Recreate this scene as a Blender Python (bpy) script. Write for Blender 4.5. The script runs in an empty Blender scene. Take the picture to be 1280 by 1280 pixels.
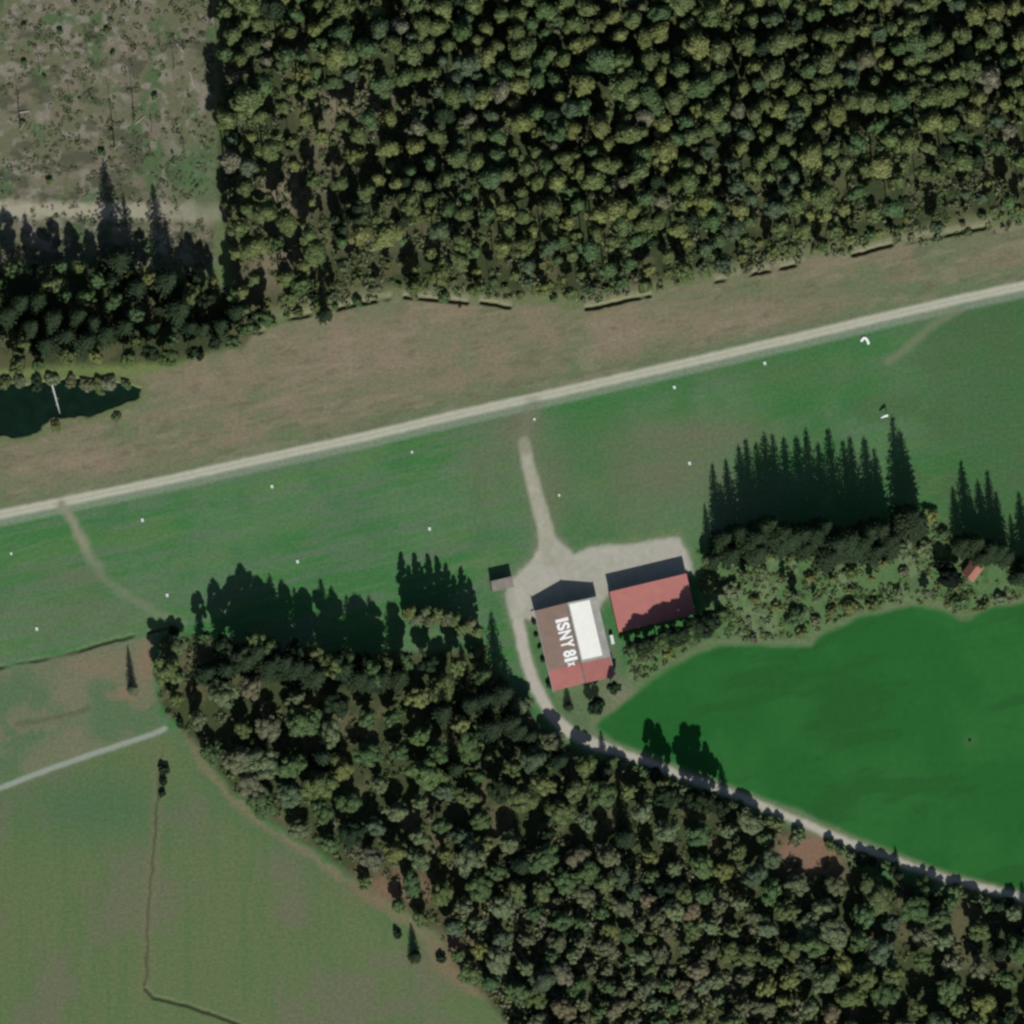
import bpy, bmesh, math, random
import numpy as np
from mathutils import Vector, Matrix

random.seed(7)
RNG = np.random.default_rng(11)
R = math.radians
PX = 0.25                      # metres to one photograph pixel
VX, VY = 0.15, 0.12            # how far a top leans off its foot, per metre of height
SX, SY = -0.13, 1.30           # where a shadow falls, per metre of height
scene = bpy.context.scene
COL = scene.collection


def G(px, py, h=0.0):
    """Ground point under something seen at a photograph pixel at height h."""
    return ((px - 640) * PX - VX * h, (640 - py) * PX - VY * h)


def from_tip(px, py, h):
    """Foot of a thing of height h whose shadow ends at a pixel."""
    x, y = G(px, py)
    return (x - SX * h, y - SY * h)


def to_px(x, y):
    return (640 + x / PX, 640 - y / PX)


def lin(r, g, b):
    f = lambda c: (c / 255 / 12.92) if c / 255 <= 0.04045 else ((c / 255 + 0.055) / 1.055) ** 2.4
    return (f(r), f(g), f(b))


# ------------------------------------------------------------------ bookkeeping
def tag(o, label=None, cat=None, group=None, kind=None):
    if label:
        o['label'] = label
    if cat: o['category'] = cat
    if group: o['group'] = group
    if kind: o['kind'] = kind
    return o


def empty(name, loc, rz=0.0):
    o = bpy.data.objects.new(name, None)
    o.empty_display_size = 0.5
    COL.objects.link(o)
    o.location = loc
    o.rotation_euler = (0, 0, rz)
    return o


def link(name, me, parent=None, loc=None):
    o = bpy.data.objects.new(name, me)
    COL.objects.link(o)
    if parent is not None: o.parent = parent
    if loc is not None: o.location = loc
    return o


def mesh_np(name, verts, quads, mat=None, cols=None, smooth=False):
    me = bpy.data.meshes.new(name)
    verts = np.asarray(verts, dtype=np.float32).reshape(-1, 3)
    quads = np.asarray(quads, dtype=np.int32)
    n, k = quads.shape
    me.vertices.add(len(verts)); me.vertices.foreach_set('co', verts.ravel())
    me.loops.add(n * k); me.loops.foreach_set('vertex_index', quads.ravel())
    me.polygons.add(n)
    me.polygons.foreach_set('loop_start', np.arange(0, n * k, k, dtype=np.int32))
    me.polygons.foreach_set('loop_total', np.full(n, k, dtype=np.int32))
    if smooth: me.polygons.foreach_set('use_smooth', np.ones(n, dtype=bool))
    if cols is not None:
        a = me.attributes.new('cover', 'FLOAT_COLOR', 'POINT')
        c4 = np.ones((len(verts), 4), dtype=np.float32); c4[:, :3] = cols
        a.data.foreach_set('color', c4.ravel())
    me.update(calc_edges=True)
    if mat: me.materials.append(mat)
    return me


class MB:
    """Collects boxes, prisms and tubes for one mesh."""
    def __init__(self): self.bm = bmesh.new()
    def box(self, x0, x1, y0, y1, z0, z1):
        return self.hexa([(x0, y0, z0), (x1, y0, z0), (x1, y1, z0), (x0, y1, z0),
                          (x0, y0, z1), (x1, y0, z1), (x1, y1, z1), (x0, y1, z1)])
    def hexa(self, p):
        v = [self.bm.verts.new(q) for q in p]
        for f in ((3, 2, 1, 0), (4, 5, 6, 7), (0, 1, 5, 4), (1, 2, 6, 5), (2, 3, 7, 6), (3, 0, 4, 7)):
            self.bm.faces.new([v[i] for i in f])
        return self
    def prism(self, poly_xz, y0, y1):
        a = [self.bm.verts.new((x, y0, z)) for x, z in poly_xz]
        b = [self.bm.verts.new((x, y1, z)) for x, z in poly_xz]
        n = len(a)
        self.bm.faces.new(a); self.bm.faces.new(b[::-1])
        for i in range(n):
            self.bm.faces.new((a[(i + 1) % n], a[i], b[i], b[(i + 1) % n]))
        return self
    def tube(self, pts, rads, seg=7):
        rings = []
        for i, (p, r) in enumerate(zip(pts, rads)):
            p = Vector(p)
            d = (Vector(pts[min(i + 1, len(pts) - 1)]) - Vector(pts[max(i - 1, 0)])).normalized()
            a = d.orthogonal().normalized(); b = d.cross(a)
            rings.append([self.bm.verts.new(p + (a * math.cos(t) + b * math.sin(t)) * r)
                          for t in [2 * math.pi * k / seg for k in range(seg)]])
        for q, w in zip(rings, rings[1:]):
            for k in range(seg):
                self.bm.faces.new((q[k], q[(k + 1) % seg], w[(k + 1) % seg], w[k]))
        self.bm.faces.new(rings[0][::-1]); self.bm.faces.new(rings[-1])
        return self
    def mesh(self, name, mat, bevel=0.0):
        if bevel:
            bmesh.ops.bevel(self.bm, geom=list(self.bm.edges), offset=bevel, segments=1, affect='EDGES')
        bmesh.ops.recalc_face_normals(self.bm, faces=self.bm.faces)
        me = bpy.data.meshes.new(name)
        self.bm.to_mesh(me); self.bm.free()
        me.materials.append(mat)
        return me
    def build(self, name, mat, parent=None, bevel=0.0):
        return link(name, self.mesh(name, mat, bevel), parent)


# ------------------------------------------------------------------ materials
def new_mat(name, rough=0.9, spec=0.15):
    m = bpy.data.materials.new(name); m.use_nodes = True
    b = m.node_tree.nodes['Principled BSDF']
    b.inputs['Roughness'].default_value = rough
    b.inputs['Specular IOR Level'].default_value = spec
    return m, m.node_tree, b


def noise_factor(nt, scale, lo, hi, detail=4.0, coord='Object', stretch=None):
    """A value between lo and hi from procedural noise."""
    tc = nt.nodes.new('ShaderNodeTexCoord')
    n = nt.nodes.new('ShaderNodeTexNoise'); n.inputs['Scale'].default_value = scale; n.inputs['Detail'].default_value = detail
    if stretch:
        mp = nt.nodes.new('ShaderNodeMapping'); mp.inputs['Scale'].default_value = stretch
        nt.links.new(tc.outputs[coord], mp.inputs[0]); nt.links.new(mp.outputs[0], n.inputs['Vector'])
    else:
        nt.links.new(tc.outputs[coord], n.inputs['Vector'])
    r = nt.nodes.new('ShaderNodeMapRange')
    r.inputs['From Min'].default_value = 0.3; r.inputs['From Max'].default_value = 0.7
    r.inputs['To Min'].default_value = lo; r.inputs['To Max'].default_value = hi
    nt.links.new(n.outputs['Fac'], r.inputs['Value'])
    return r.outputs['Result'], n


def times(nt, col_out, fac_out):
    v = nt.nodes.new('ShaderNodeVectorMath'); v.operation = 'SCALE'
    nt.links.new(col_out, v.inputs[0]); nt.links.new(fac_out, v.inputs['Scale'])
    return v.outputs[0]


def cover_mat(name, s1, v1, s2, v2, bump=0.0, bump_scale=2.0, rough=0.95):
    """Ground cover: the mapped colour of the cover broken up by two sizes of noise."""
    m, nt, b = new_mat(name, rough, 0.1)
    a = nt.nodes.new('ShaderNodeAttribute'); a.attribute_name = 'cover'
    f1, _ = noise_factor(nt, s1, 1 - v1, 1 + v1)
    f2, _ = noise_factor(nt, s2, 1 - v2, 1 + v2)
    nt.links.new(times(nt, times(nt, a.outputs['Color'], f1), f2), b.inputs['Base Color'])
    if bump:
        _, n = noise_factor(nt, bump_scale, 0, 1)
        bp = nt.nodes.new('ShaderNodeBump'); bp.inputs['Strength'].default_value = bump; bp.inputs['Distance'].default_value = 0.3
        nt.links.new(n.outputs['Fac'], bp.inputs['Height']); nt.links.new(bp.outputs[0], b.inputs['Normal'])
    return m


def plain_mat(name, col, rough=0.7, spec=0.3, v=0.1, scale=1.5, stretch=None, metal=0.0):
    m, nt, b = new_mat(name, rough, spec)
    c = nt.nodes.new('ShaderNodeRGB'); c.outputs[0].default_value = (*col, 1)
    f, _ = noise_factor(nt, scale, 1 - v, 1 + v, stretch=stretch)
    nt.links.new(times(nt, c.outputs[0], f), b.inputs['Base Color'])
    b.inputs['Metallic'].default_value = metal
    return m


def ribbed_mat(name, col, freq, v=0.08, rough=0.55):
    """Sheet-metal roofing with ribs running down the slope (local x)."""
    m, nt, b = new_mat(name, rough, 0.3)
    c = nt.nodes.new('ShaderNodeRGB'); c.outputs[0].default_value = (*col, 1)
    f, _ = noise_factor(nt, 0.35, 1 - v, 1 + v)
    g, _ = noise_factor(nt, 2.5, 1 - v * .6, 1 + v * .6, stretch=(0.15, 1, 0.15))
    nt.links.new(times(nt, times(nt, c.outputs[0], f), g), b.inputs['Base Color'])
    tc = nt.nodes.new('ShaderNodeTexCoord'); w = nt.nodes.new('ShaderNodeTexWave')
    w.wave_type = 'BANDS'; w.bands_direction = 'Y'; w.inputs['Scale'].default_value = freq
    nt.links.new(tc.outputs['Object'], w.inputs['Vector'])
    bp = nt.nodes.new('ShaderNodeBump'); bp.inputs['Strength'].default_value = 0.25; bp.inputs['Distance'].default_value = 0.03
    nt.links.new(w.outputs['Fac'], bp.inputs['Height']); nt.links.new(bp.outputs[0], b.inputs['Normal'])
    return m


def leaf_mat(name, from_attr=False, v=0.22, scale=0.9):
    m, nt, b = new_mat(name, 0.8, 0.12)
    if from_attr:
        a = nt.nodes.new('ShaderNodeAttribute'); a.attribute_name = 'cover'; src = a.outputs['Color']
    else:
        a = nt.nodes.new('ShaderNodeObjectInfo'); src = a.outputs['Color']
    f, _ = noise_factor(nt, scale, 1 - v, 1 + v, coord='Object')
    g = nt.nodes.new('ShaderNodeNewGeometry')
    r = nt.nodes.new('ShaderNodeMapRange'); r.inputs['To Min'].default_value = 0.78; r.inputs['To Max'].default_value = 1.22
    nt.links.new(g.outputs['Random Per Island'], r.inputs['Value'])
    leafcol = times(nt, times(nt, src, f), r.outputs['Result'])
    nt.links.new(leafcol, b.inputs['Base Color'])
    tr_ = nt.nodes.new('ShaderNodeBsdfTranslucent'); mx = nt.nodes.new('ShaderNodeMixShader'); mx.inputs[0].default_value = .28
    nt.links.new(leafcol, tr_.inputs['Color'])
    nt.links.new(b.outputs[0], mx.inputs[1]); nt.links.new(tr_.outputs[0], mx.inputs[2])
    nt.links.new(mx.outputs[0], nt.nodes['Material Output'].inputs['Surface'])
    return m


M = {
    'ground': cover_mat('soil_and_grass', 0.9, .13, 3.2, .13, bump=0.35, bump_scale=1.6),
    'crop': cover_mat('crop_leaves', 0.5, .06, 3.0, .12, bump=0.2, bump_scale=2.5),
    'gravel': cover_mat('gravel', 0.6, .06, 4.0, .09, bump=0.1, bump_scale=5),
    'leaf': leaf_mat('leaves'),
    'leaf_mass': leaf_mat('leaves_of_the_mass', True),
    'bark': plain_mat('bark', (.11, .09, .07), v=.3, scale=3),
    'pale_bark': plain_mat('pale_bark', (.34, .32, .28), v=.3, scale=3),
    'dead_wood': plain_mat('dead_wood', (.26, .23, .19), v=.3, scale=2),
    'plank': plain_mat('weathered_planks', (.24, .20, .15), v=.25, scale=2, stretch=(1, 6, 1)),
    'pale_wall': plain_mat('pale_render', (.42, .38, .30), v=.12, scale=1),
    'brown_roof': ribbed_mat('brown_roofing', lin(134, 113, 101), 6.0),
    'grey_roof': ribbed_mat('grey_roofing', lin(158, 158, 150), 6.0, v=.14),
    'red_roof': ribbed_mat('red_roofing', lin(170, 109, 101), 6.0, v=.07),
    'dull_red': ribbed_mat('dull_red_roofing', lin(150, 105, 88), 6.0, v=.12),
    'shed_roof': ribbed_mat('shed_roofing', lin(118, 112, 104), 6.0, v=.2),
    'white_sheet': plain_mat('white_roof_sheet', (.90, .89, .81), rough=.5, v=.03, scale=.4),
    'white': plain_mat('white_paint', (.86, .86, .84), rough=.5, v=.05),
    'dark': plain_mat('dark_metal', (.05, .05, .055), rough=.5, v=.1),
    'metal': plain_mat('galvanised_metal', (.38, .39, .40), rough=.45, v=.1),
    'glass': plain_mat('window_glass', (.03, .04, .05), rough=.1, spec=.5, v=.05),
    'tyre': plain_mat('tyre_rubber', (.02, .02, .02), rough=.9, v=.1),
    'cloth': plain_mat('white_cloth', (.72, .76, .78), rough=.9, v=.05),
}
m, nt, b = new_mat('pond_water', 0.45, 0.08)
f, _ = noise_factor(nt, 0.25, .7, 1.3)
c = nt.nodes.new('ShaderNodeRGB'); c.outputs[0].default_value = (.004, .015, .009, 1)
nt.links.new(times(nt, c.outputs[0], f), b.inputs['Base Color'])
_, n = noise_factor(nt, 2.0, 0, 1)
bp = nt.nodes.new('ShaderNodeBump'); bp.inputs['Strength'].default_value = .15; bp.inputs['Distance'].default_value = .05
nt.links.new(n.outputs['Fac'], bp.inputs['Height']); nt.links.new(bp.outputs[0], b.inputs['Normal'])
M['water'] = m

# ------------------------------------------------------------------ light, sky, camera
w = bpy.data.worlds.new('World'); scene.world = w; w.use_nodes = True
sky = w.node_tree.nodes.new('ShaderNodeTexSky'); sky.sky_type = 'NISHITA'; sky.sun_disc = False
to_sun = Vector((-SX, -SY, 1)).normalized()
sky.sun_elevation = math.asin(to_sun.z)
sky.sun_rotation = math.atan2(to_sun.x, to_sun.y)
w.node_tree.links.new(sky.outputs[0], w.node_tree.nodes['Background'].inputs[0])
w.node_tree.nodes['Background'].inputs[1].default_value = 0.055
sun = bpy.data.lights.new('sun', 'SUN'); sun.energy = 4.6; sun.angle = R(0.53); sun.color = (1.0, 0.985, 0.94)
so = bpy.data.objects.new('sun', sun); COL.objects.link(so)
so.location = to_sun * 900
so.rotation_euler = to_sun.to_track_quat('Z', 'Y').to_euler()

H = 4000.0
cam = bpy.data.cameras.new('camera'); co = bpy.data.objects.new('camera', cam); COL.objects.link(co)
cam.sensor_width = 36; cam.lens = 36 * H / 320.0; cam.clip_start = 10; cam.clip_end = 20000
co.location = (-VX * H, -VY * H, H)
cam.shift_x = VX * H / 320.0; cam.shift_y = VY * H / 320.0
scene.camera = co
scene.view_settings.view_transform = 'Standard'; scene.view_settings.look = 'None'
scene.view_settings.exposure = 0.0; scene.view_settings.gamma = 1
scene.cycles.max_bounces = 4; scene.cycles.diffuse_bounces = 2
scene.cycles.filter_width = 2.6

# ------------------------------------------------------------------ the land, drawn in photograph pixels
def hash2(ix, iy, seed):
    h = (ix * 374761393 + iy * 668265263 + seed * 1442695041) & 0xffffffff
    h = ((h ^ (h >> 13)) * 1274126177) & 0xffffffff
    return ((h ^ (h >> 16)) & 0xffff) / 65535.0


def vnoise(x, y, s, seed):
    x = x / s; y = y / s
    ix = np.floor(x).astype(np.int64); iy = np.floor(y).astype(np.int64)
    fx = x - ix; fy = y - iy
    fx = fx * fx * (3 - 2 * fx); fy = fy * fy * (3 - 2 * fy)
    a = hash2(ix, iy, seed); b_ = hash2(ix + 1, iy, seed); c_ = hash2(ix, iy + 1, seed); d = hash2(ix + 1, iy + 1, seed)
    return (a * (1 - fx) + b_ * fx) * (1 - fy) + (c_ * (1 - fx) + d * fx) * fy


def fbm(x, y, s, seed, octv=4):
    t = 0; a = 1; n_ = 0
    for k in range(octv):
        t = t + a * vnoise(x, y, s / 2 ** k, seed + k * 17); n_ += a; a *= 0.55
    return t / n_


def sstep(a, b_, x):
    t = np.clip((x - a) / (b_ - a), 0, 1)
    return t * t * (3 - 2 * t)


def seg_dist(X, Y, pts, closed=False):
    d = np.full(X.shape, 1e9)
    pts = list(pts) + ([pts[0]] if closed else [])
    for (x0, y0), (x1, y1) in zip(pts, pts[1:]):
        dx, dy = x1 - x0, y1 - y0
        t = np.clip(((X - x0) * dx + (Y - y0) * dy) / (dx * dx + dy * dy), 0, 1)
        d = np.minimum(d, np.hypot(X - x0 - t * dx, Y - y0 - t * dy))
    return d


def inside(X, Y, poly):
    c_ = np.zeros(X.shape, dtype=bool)
    for (x0, y0), (x1, y1) in zip(poly, poly[1:] + poly[:1]):
        if y0 == y1: continue
        c_ ^= ((Y < y0) != (Y < y1)) & (X < x0 + (Y - y0) * (x1 - x0) / (y1 - y0))
    return c_


def sdf(X, Y, poly):
    return np.where(inside(X, Y, poly), 1, -1) * seg_dist(X, Y, poly, True)


ROAD = [(-400, 722), (0, 643), (75, 628), (200, 602), (330, 573), (450, 547), (560, 521), (640, 503), (700, 490), (800, 467), (900, 444),
        (960, 430), (1000, 421), (1100, 397), (1200, 374), (1280, 357), (1700, 265)]
WEST_TRACK = [(76, 632), (92, 652), (104, 678), (114, 700), (130, 722), (160, 745), (195, 765), (228, 780)]
EAST_TRACK = [(1200, 385), (1170, 402), (1145, 425), (1110, 452)]
YARD_TRACK = [(655, 553), (660, 580), (668, 612), (676, 640), (683, 668), (688, 700)]
YARD = [(668, 695), (676, 672), (694, 672), (716, 694), (740, 684), (790, 679), (846, 672), (858, 690), (866, 716), (760, 745), (748, 760), (740, 770),
        (668, 775), (655, 772), (640, 775), (632, 745), (640, 722), (655, 712)]
DRIVE = [(650, 742), (648, 780), (656, 820), (668, 855), (688, 893), (712, 915), (742, 930), (790, 946), (850, 969), (920, 994), (1000, 1027),
         (1060, 1053), (1130, 1080), (1180, 1098), (1240, 1113), (1400, 1150)]
PATH = [(-300, 1085), (0, 985), (60, 962), (120, 941), (190, 918), (206, 911)]
CROP = [(745, 908), (790, 872), (830, 842), (870, 817), (910, 807), (960, 809), (1013, 809), (1028, 795), (1080, 771), (1140, 758), (1180, 764),
        (1200, 777), (1212, 777), (1238, 761), (1280, 755), (1420, 750), (1420, 1150), (1250, 1106), (1180, 1088), (1115, 1062), (1060, 1040),
        (1000, 1012), (930, 986), (880, 967), (820, 944), (770, 927)]
POND = [(-60, 548), (38, 545), (68, 522), (110, 519), (148, 508), (172, 496), (178, 484), (150, 479), (110, 473), (80, 475), (40, 479), (-60, 480)]
CUT_ROAD = [(-60, 262), (60, 262), (150, 264), (275, 266)]
DITCHES = [[(322, 416), (329, 414)], [(355, 400), (378, 395), (398, 391)], [(422, 386), (452, 379), (488, 373)], [(506, 371), (540, 374), (584, 378)],
           [(602, 378), (620, 380), (637, 384)], [(733, 386), (760, 381), (782, 375), (812, 370)], [(895, 352), (930, 344), (960, 338), (1004, 329)],
           [(1066, 319), (1110, 307), (1160, 297), (1235, 284)], [(-40, 842), (0, 834), (50, 825), (100, 813), (125, 805), (170, 794), (214, 785)],
           [(182, 1236), (192, 1247), (232, 1256), (275, 1271), (330, 1292)]]
FOREST = [(272, -140), (1420, -140), (1420, 255), (1240, 270), (1190, 285), (1100, 297), (1000, 316), (900, 338), (830, 354), (740, 372), (640, 372),
          (560, 366), (500, 362), (410, 374), (340, 394), (318, 412), (300, 440), (285, 300), (272, 260)]
WEST_BELT = [(-60, 330), (60, 336), (140, 330), (230, 350), (300, 362), (320, 400), (285, 436), (225, 452), (150, 458), (-60, 462)]
WOOD = [(205, 815), (232, 792), (300, 812), (400, 822), (490, 815), (600, 815), (632, 850), (652, 880), (690, 925), (740, 948), (800, 966), (850, 988), (930, 1014),
        (985, 1034), (1060, 1078), (1130, 1104), (1200, 1122), (1420, 1170), (1420, 1420), (640, 1420), (640, 1288), (600, 1240), (565, 1205), (552, 1172),
        (500, 1135), (440, 1095), (380, 1052), (330, 1020), (285, 985), (258, 945), (225, 912), (200, 880)]
SCRUB = [(872, 690), (960, 690), (1060, 690), (1110, 650), (1160, 640), (1290, 700), (1290, 752), (1238, 758), (1205, 768), (1140, 752), (1075, 764), (1020, 790),
         (1000, 800), (900, 800), (860, 812), (800, 850), (780, 855), (790, 815), (880, 780)]
PASTURE = [(-400, 1000), (0, 990), (60, 966), (190, 922), (235, 912), (262, 965), (290, 1000), (330, 1032), (380, 1062), (430, 1100), (470, 1126), (505, 1147),
           (540, 1178), (556, 1205), (575, 1228), (615, 1248), (650, 1300), (650, 1700), (-400, 1700)]
PADDOCK = [(-400, 920), (0, 838), (125, 808), (190, 794), (192, 850), (200, 910), (120, 938), (60, 960), (-400, 1080)]
CLEARCUT = [(-400, -400), (268, -400), (268, 335), (-400, 335)]
NORTH_STRIP = [(-400, 470), (170, 470), (240, 452), (320, 416), (420, 386), (505, 370), (640, 380), (735, 384), (830, 362), (1000, 325), (1240, 282), (1700, 200), (1700, 265), (1280, 357),
               (1100, 397), (960, 430), (640, 503), (450, 547), (200, 602), (0, 643), (-400, 722)]


def cover_map(X, Y):
    """Colour of what covers the ground at photograph pixels X, Y; also the share of each named surface."""
    n1 = fbm(X, Y, 90, 1); n2 = fbm(X, Y, 30, 2); n3 = fbm(X, Y, 9, 3, 3); n4 = fbm(X, Y, 220, 4, 2)
    wx = X + (fbm(X, Y, 16, 5, 3) - .5) * 7; wy = Y + (fbm(X, Y, 16, 6, 3) - .5) * 7
    a = math.radians(-13.2)
    U = X * math.cos(a) + Y * math.sin(a); V = -X * math.sin(a) + Y * math.cos(a)
    st = fbm(U / 9, V, 10, 7, 3)                      # mowing streaks along the strip
    stv = fbm(X, Y / 9, 9, 8, 3)                      # the same, up and down the pasture
    C = np.zeros(X.shape + (3,))

    def paint(mask, col):
        mm = np.clip(mask, 0, 1)[..., None]
        C[...] = C * (1 - mm) + np.asarray(col) * mm

    C[...] = lin(79, 115, 74)
    # airfield grass
    paint(sstep(.42, .62, n1), lin(65, 112, 63))
    paint(sstep(.5, .66, fbm(U / 5, V, 20, 51)) * .6, lin(86, 116, 70))
    paint(sstep(.54, .66, fbm(U / 14, V, 5, 52, 2)) * .35, lin(98, 118, 90))
    paint(sstep(.5, .7, st) * .7, lin(88, 110, 84))
    paint(sstep(.55, .75, n2) * .5, lin(64, 107, 66))
    paint(sstep(600, 760, X) * (1 - sstep(1040, 1180, X)) * .75 * sstep(.3, .55, n1), lin(57, 108, 58))
    paint(sstep(1080, 1240, X) * .7, lin(62, 97, 57))
    paint(sstep(1000, 1100, X) * sstep(.5, .66, n2) * .5, lin(76, 98, 64))
    for (cx, cy, rx, ry, q) in ((870, 545, 110, 26, .8), (830, 590, 80, 40, .7), (610, 575, 40, 60, .5), (648, 535, 30, 26, 1.3), (790, 620, 60, 60, .5),
                                (1000, 470, 120, 20, .3), (90, 770, 110, 40, .5), (95, 720, 40, 12, .6), (690, 610, 30, 60, .6), (920, 640, 60, 60, .4)):
        paint(q * np.exp(-(((X - cx) / rx) ** 2 + ((Y - cy) / ry) ** 2)) * (.5 + n2), lin(101, 106, 82))
    # meadow strip between forest and road
    paint(inside(X, Y, [(-400, -400), (1700, -400), (1700, 230), (1240, 284), (1000, 328), (830, 364), (735, 386), (640, 382), (505, 372), (420, 388), (320, 418), (240, 454), (170, 472), (-400, 472)]) * 1.0, lin(94, 108, 72))
    paint(inside(X, Y, [(-400, 440), (300, 440), (170, 490), (-400, 490)]) * (.4 + n2), lin(106, 120, 72))
    strip = sstep(-3, 5, sdf(wx, wy, NORTH_STRIP))
    paint(strip, lin(107, 112, 84))
    paint(strip * sstep(.42, .62, st) * .8, lin(119, 114, 90))
    paint(strip * sstep(.5, .68, n2) * .65, lin(127, 115, 95))
    paint(strip * sstep(.55, .72, fbm(X, Y, 45, 21)) * .7, lin(98, 112, 80))
    for (cx, cy, rx, ry, q) in ((440, 440, 110, 40, .8), (640, 400, 120, 30, .5), (800, 420, 60, 20, .6), (220, 480, 40, 20, .8), (90, 575, 80, 30, .6), (880, 400, 120, 20, .4)):
        paint(strip * q * np.exp(-(((X - cx) / rx) ** 2 + ((Y - cy) / ry) ** 2)) * (.4 + n2), lin(131, 117, 98))
    paint(strip * (1 - sstep(8, 34, seg_dist(wx, wy, ROAD))) * .6 * (.5 + n2), lin(94, 111, 80))
    paint(strip * sstep(.56, .74, fbm(U / 3, V, 7, 23, 3)) * .45, lin(96, 92, 72))
    paint(strip * sstep(.58, .74, fbm(U / 4, V, 9, 24, 3)) * .45, lin(136, 126, 106))
    # pasture in the south-west
    past = sstep(-3, 3, sdf(wx, wy, PASTURE))
    paint(past, lin(93, 109, 72))
    paint(past * sstep(.4, .65, n1) * .7, lin(95, 108, 74))
    paint(past * sstep(.5, .7, stv) * .6, lin(84, 107, 68))
    paint(past * sstep(.5, .75, fbm(X, Y, 60, 22)) * .7, lin(104, 103, 84))
    paint(past * np.exp(-(((X - 120) / 110) ** 2 + ((Y - 1010) / 45) ** 2)) * .8, lin(72, 104, 70))
    dw = seg_dist(wx, wy, PASTURE[4:16])
    paint(past * (1 - sstep(4, 40, dw)) * .5, lin(76, 106, 68))
    paint((1 - sstep(1, 12, dw + (n2 - .5) * 22)) * .8 * (.35 + n2), lin(124, 112, 90))
    pl = seg_dist(wx, wy, [(206, 930), (200, 960), (196, 1010), (190, 1080), (185, 1150), (182, 1238)])
    paint((1 - sstep(1, 9, np.abs(pl - 4))) * (.2 + .4 * n2) * sstep(920, 960, Y), lin(112, 106, 82))
    paint((1 - sstep(.6, 3, pl)) * (.3 + .6 * n2) * sstep(920, 960, Y), lin(66, 68, 50))
    # paddock
    pad = sstep(-2, 2, sdf(wx, wy, PADDOCK))
    paint(pad, lin(106, 112, 86))
    paint(pad * sstep(.5, .7, n1), lin(86, 108, 76))
    paint(pad * sstep(.5, .68, n2) * .6, lin(118, 112, 92))
    for (cx, cy, rx, ry, q) in ((155, 868, 14, 7, 1.2), (182, 825, 10, 30, 1.0), (120, 830, 50, 12, .6)):
        paint(pad * q * np.exp(-(((X - cx) / rx) ** 2 + ((Y - cy) / ry) ** 2)), lin(126, 109, 88))
    paint((1 - sstep(1, 5, seg_dist(wx, wy, [(20, 905), (60, 900), (110, 886)]))) * .5, lin(78, 84, 60))
    # felled ground in the north-west
    cut = sstep(-4, 4, sdf(wx, wy, CLEARCUT))
    paint(cut, lin(100, 101, 78))
    paint(cut * sstep(.47, .62, n2), lin(112, 107, 90))
    paint(cut * sstep(.52, .66, fbm(X, Y, 24, 31)), lin(80, 98, 66))
    paint(cut * sstep(.56, .7, fbm(X, Y, 12, 32)) * .8, lin(132, 126, 114))
    paint(cut * sstep(.55, .68, fbm(X / 2, Y, 14, 33)) * .8, lin(74, 76, 60))
    paint(cut * np.exp(-(((X - 245) / 30) ** 2 + ((Y - 215) / 40) ** 2)) * .8, lin(76, 104, 66))
    # forest and wood floor, scrub
    fl = np.maximum(sstep(-6, 10, sdf(wx, wy, FOREST)), sstep(-6, 10, sdf(wx, wy, WEST_BELT)))
    paint(fl, lin(60, 68, 44))
    paint(fl * sstep(.52, .68, n2), lin(82, 84, 58))
    for (cx, cy, rx, ry, q) in ((440, 130, 55, 22, 1.0), (360, 240, 40, 30, 1.0), (340, 330, 40, 40, .8), (410, 180, 30, 40, .6), (470, 300, 60, 20, .4)):
        paint(fl * q * np.exp(-(((X - cx) / rx) ** 2 + ((Y - cy) / ry) ** 2)), lin(126, 116, 96))
    wd = sstep(-6, 8, sdf(wx, wy, WOOD))
    paint(wd, lin(64, 72, 46))
    paint(wd * sstep(.52, .68, n2), lin(90, 88, 64))
    for (cx, cy, rx, ry, q) in ((1012, 1066, 36, 20, 2.2), (500, 1110, 60, 22, .9), (580, 1190, 40, 40, .8)):
        paint(q * np.exp(-(((X - cx) / rx) ** 2 + ((Y - cy) / ry) ** 2)), lin(124, 100, 82))
    sc = sstep(-8, 8, sdf(wx, wy, SCRUB))
    paint(sc, lin(84, 112, 70))
    paint(sc * sstep(.5, .64, n2), lin(102, 120, 84))
    paint(sc * sstep(.52, .62, fbm(X, Y, 14, 81)) * .6, lin(66, 92, 54))
    edge = np.maximum(1 - sstep(2, 14, seg_dist(wx, wy, FOREST[3:15])), 0) * (n2 + .3)
    paint(edge * .8, lin(112, 114, 84))
    # hangar surroundings
    paint(sstep(-4, 8, sdf(wx, wy, [(660, 770), (688, 868), (700, 905), (740, 920), (790, 870), (770, 800), (745, 770)])), lin(88, 108, 76))
    paint(np.exp(-(((X - 775) / 22) ** 2 + ((Y - 868) / 18) ** 2)) * .9, lin(116, 116, 96))
    # crop
    S = {}
    S['crop_field'] = sstep(-4, 4, sdf(X * .5 + wx * .5, Y * .5 + wy * .5, CROP))
    cc = np.zeros_like(C); cc[...] = lin(37, 94, 42)
    cc += (np.asarray(lin(44, 101, 47)) - cc) * sstep(.4, .65, n1)[..., None] * .8
    cc += (np.asarray(lin(37, 86, 39)) - cc) * sstep(.52, .7, fbm(U / 4, V, 26, 41))[..., None] * .7
    ring = np.clip(1 - np.abs(sdf(wx, wy, CROP) + 7) / 9, 0, 1) * sstep(0, 30, Y - 700)
    paint(ring * .55, lin(112, 118, 88))
    mm = S['crop_field'][..., None]; C[...] = C * (1 - mm) + cc * mm
    spot = np.exp(-(((X - 1212) / 9) ** 2 + ((Y - 926) / 8) ** 2)); paint(spot * .6, lin(70, 108, 66))
    # made ground
    gn = (n3 - .5)

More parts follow.
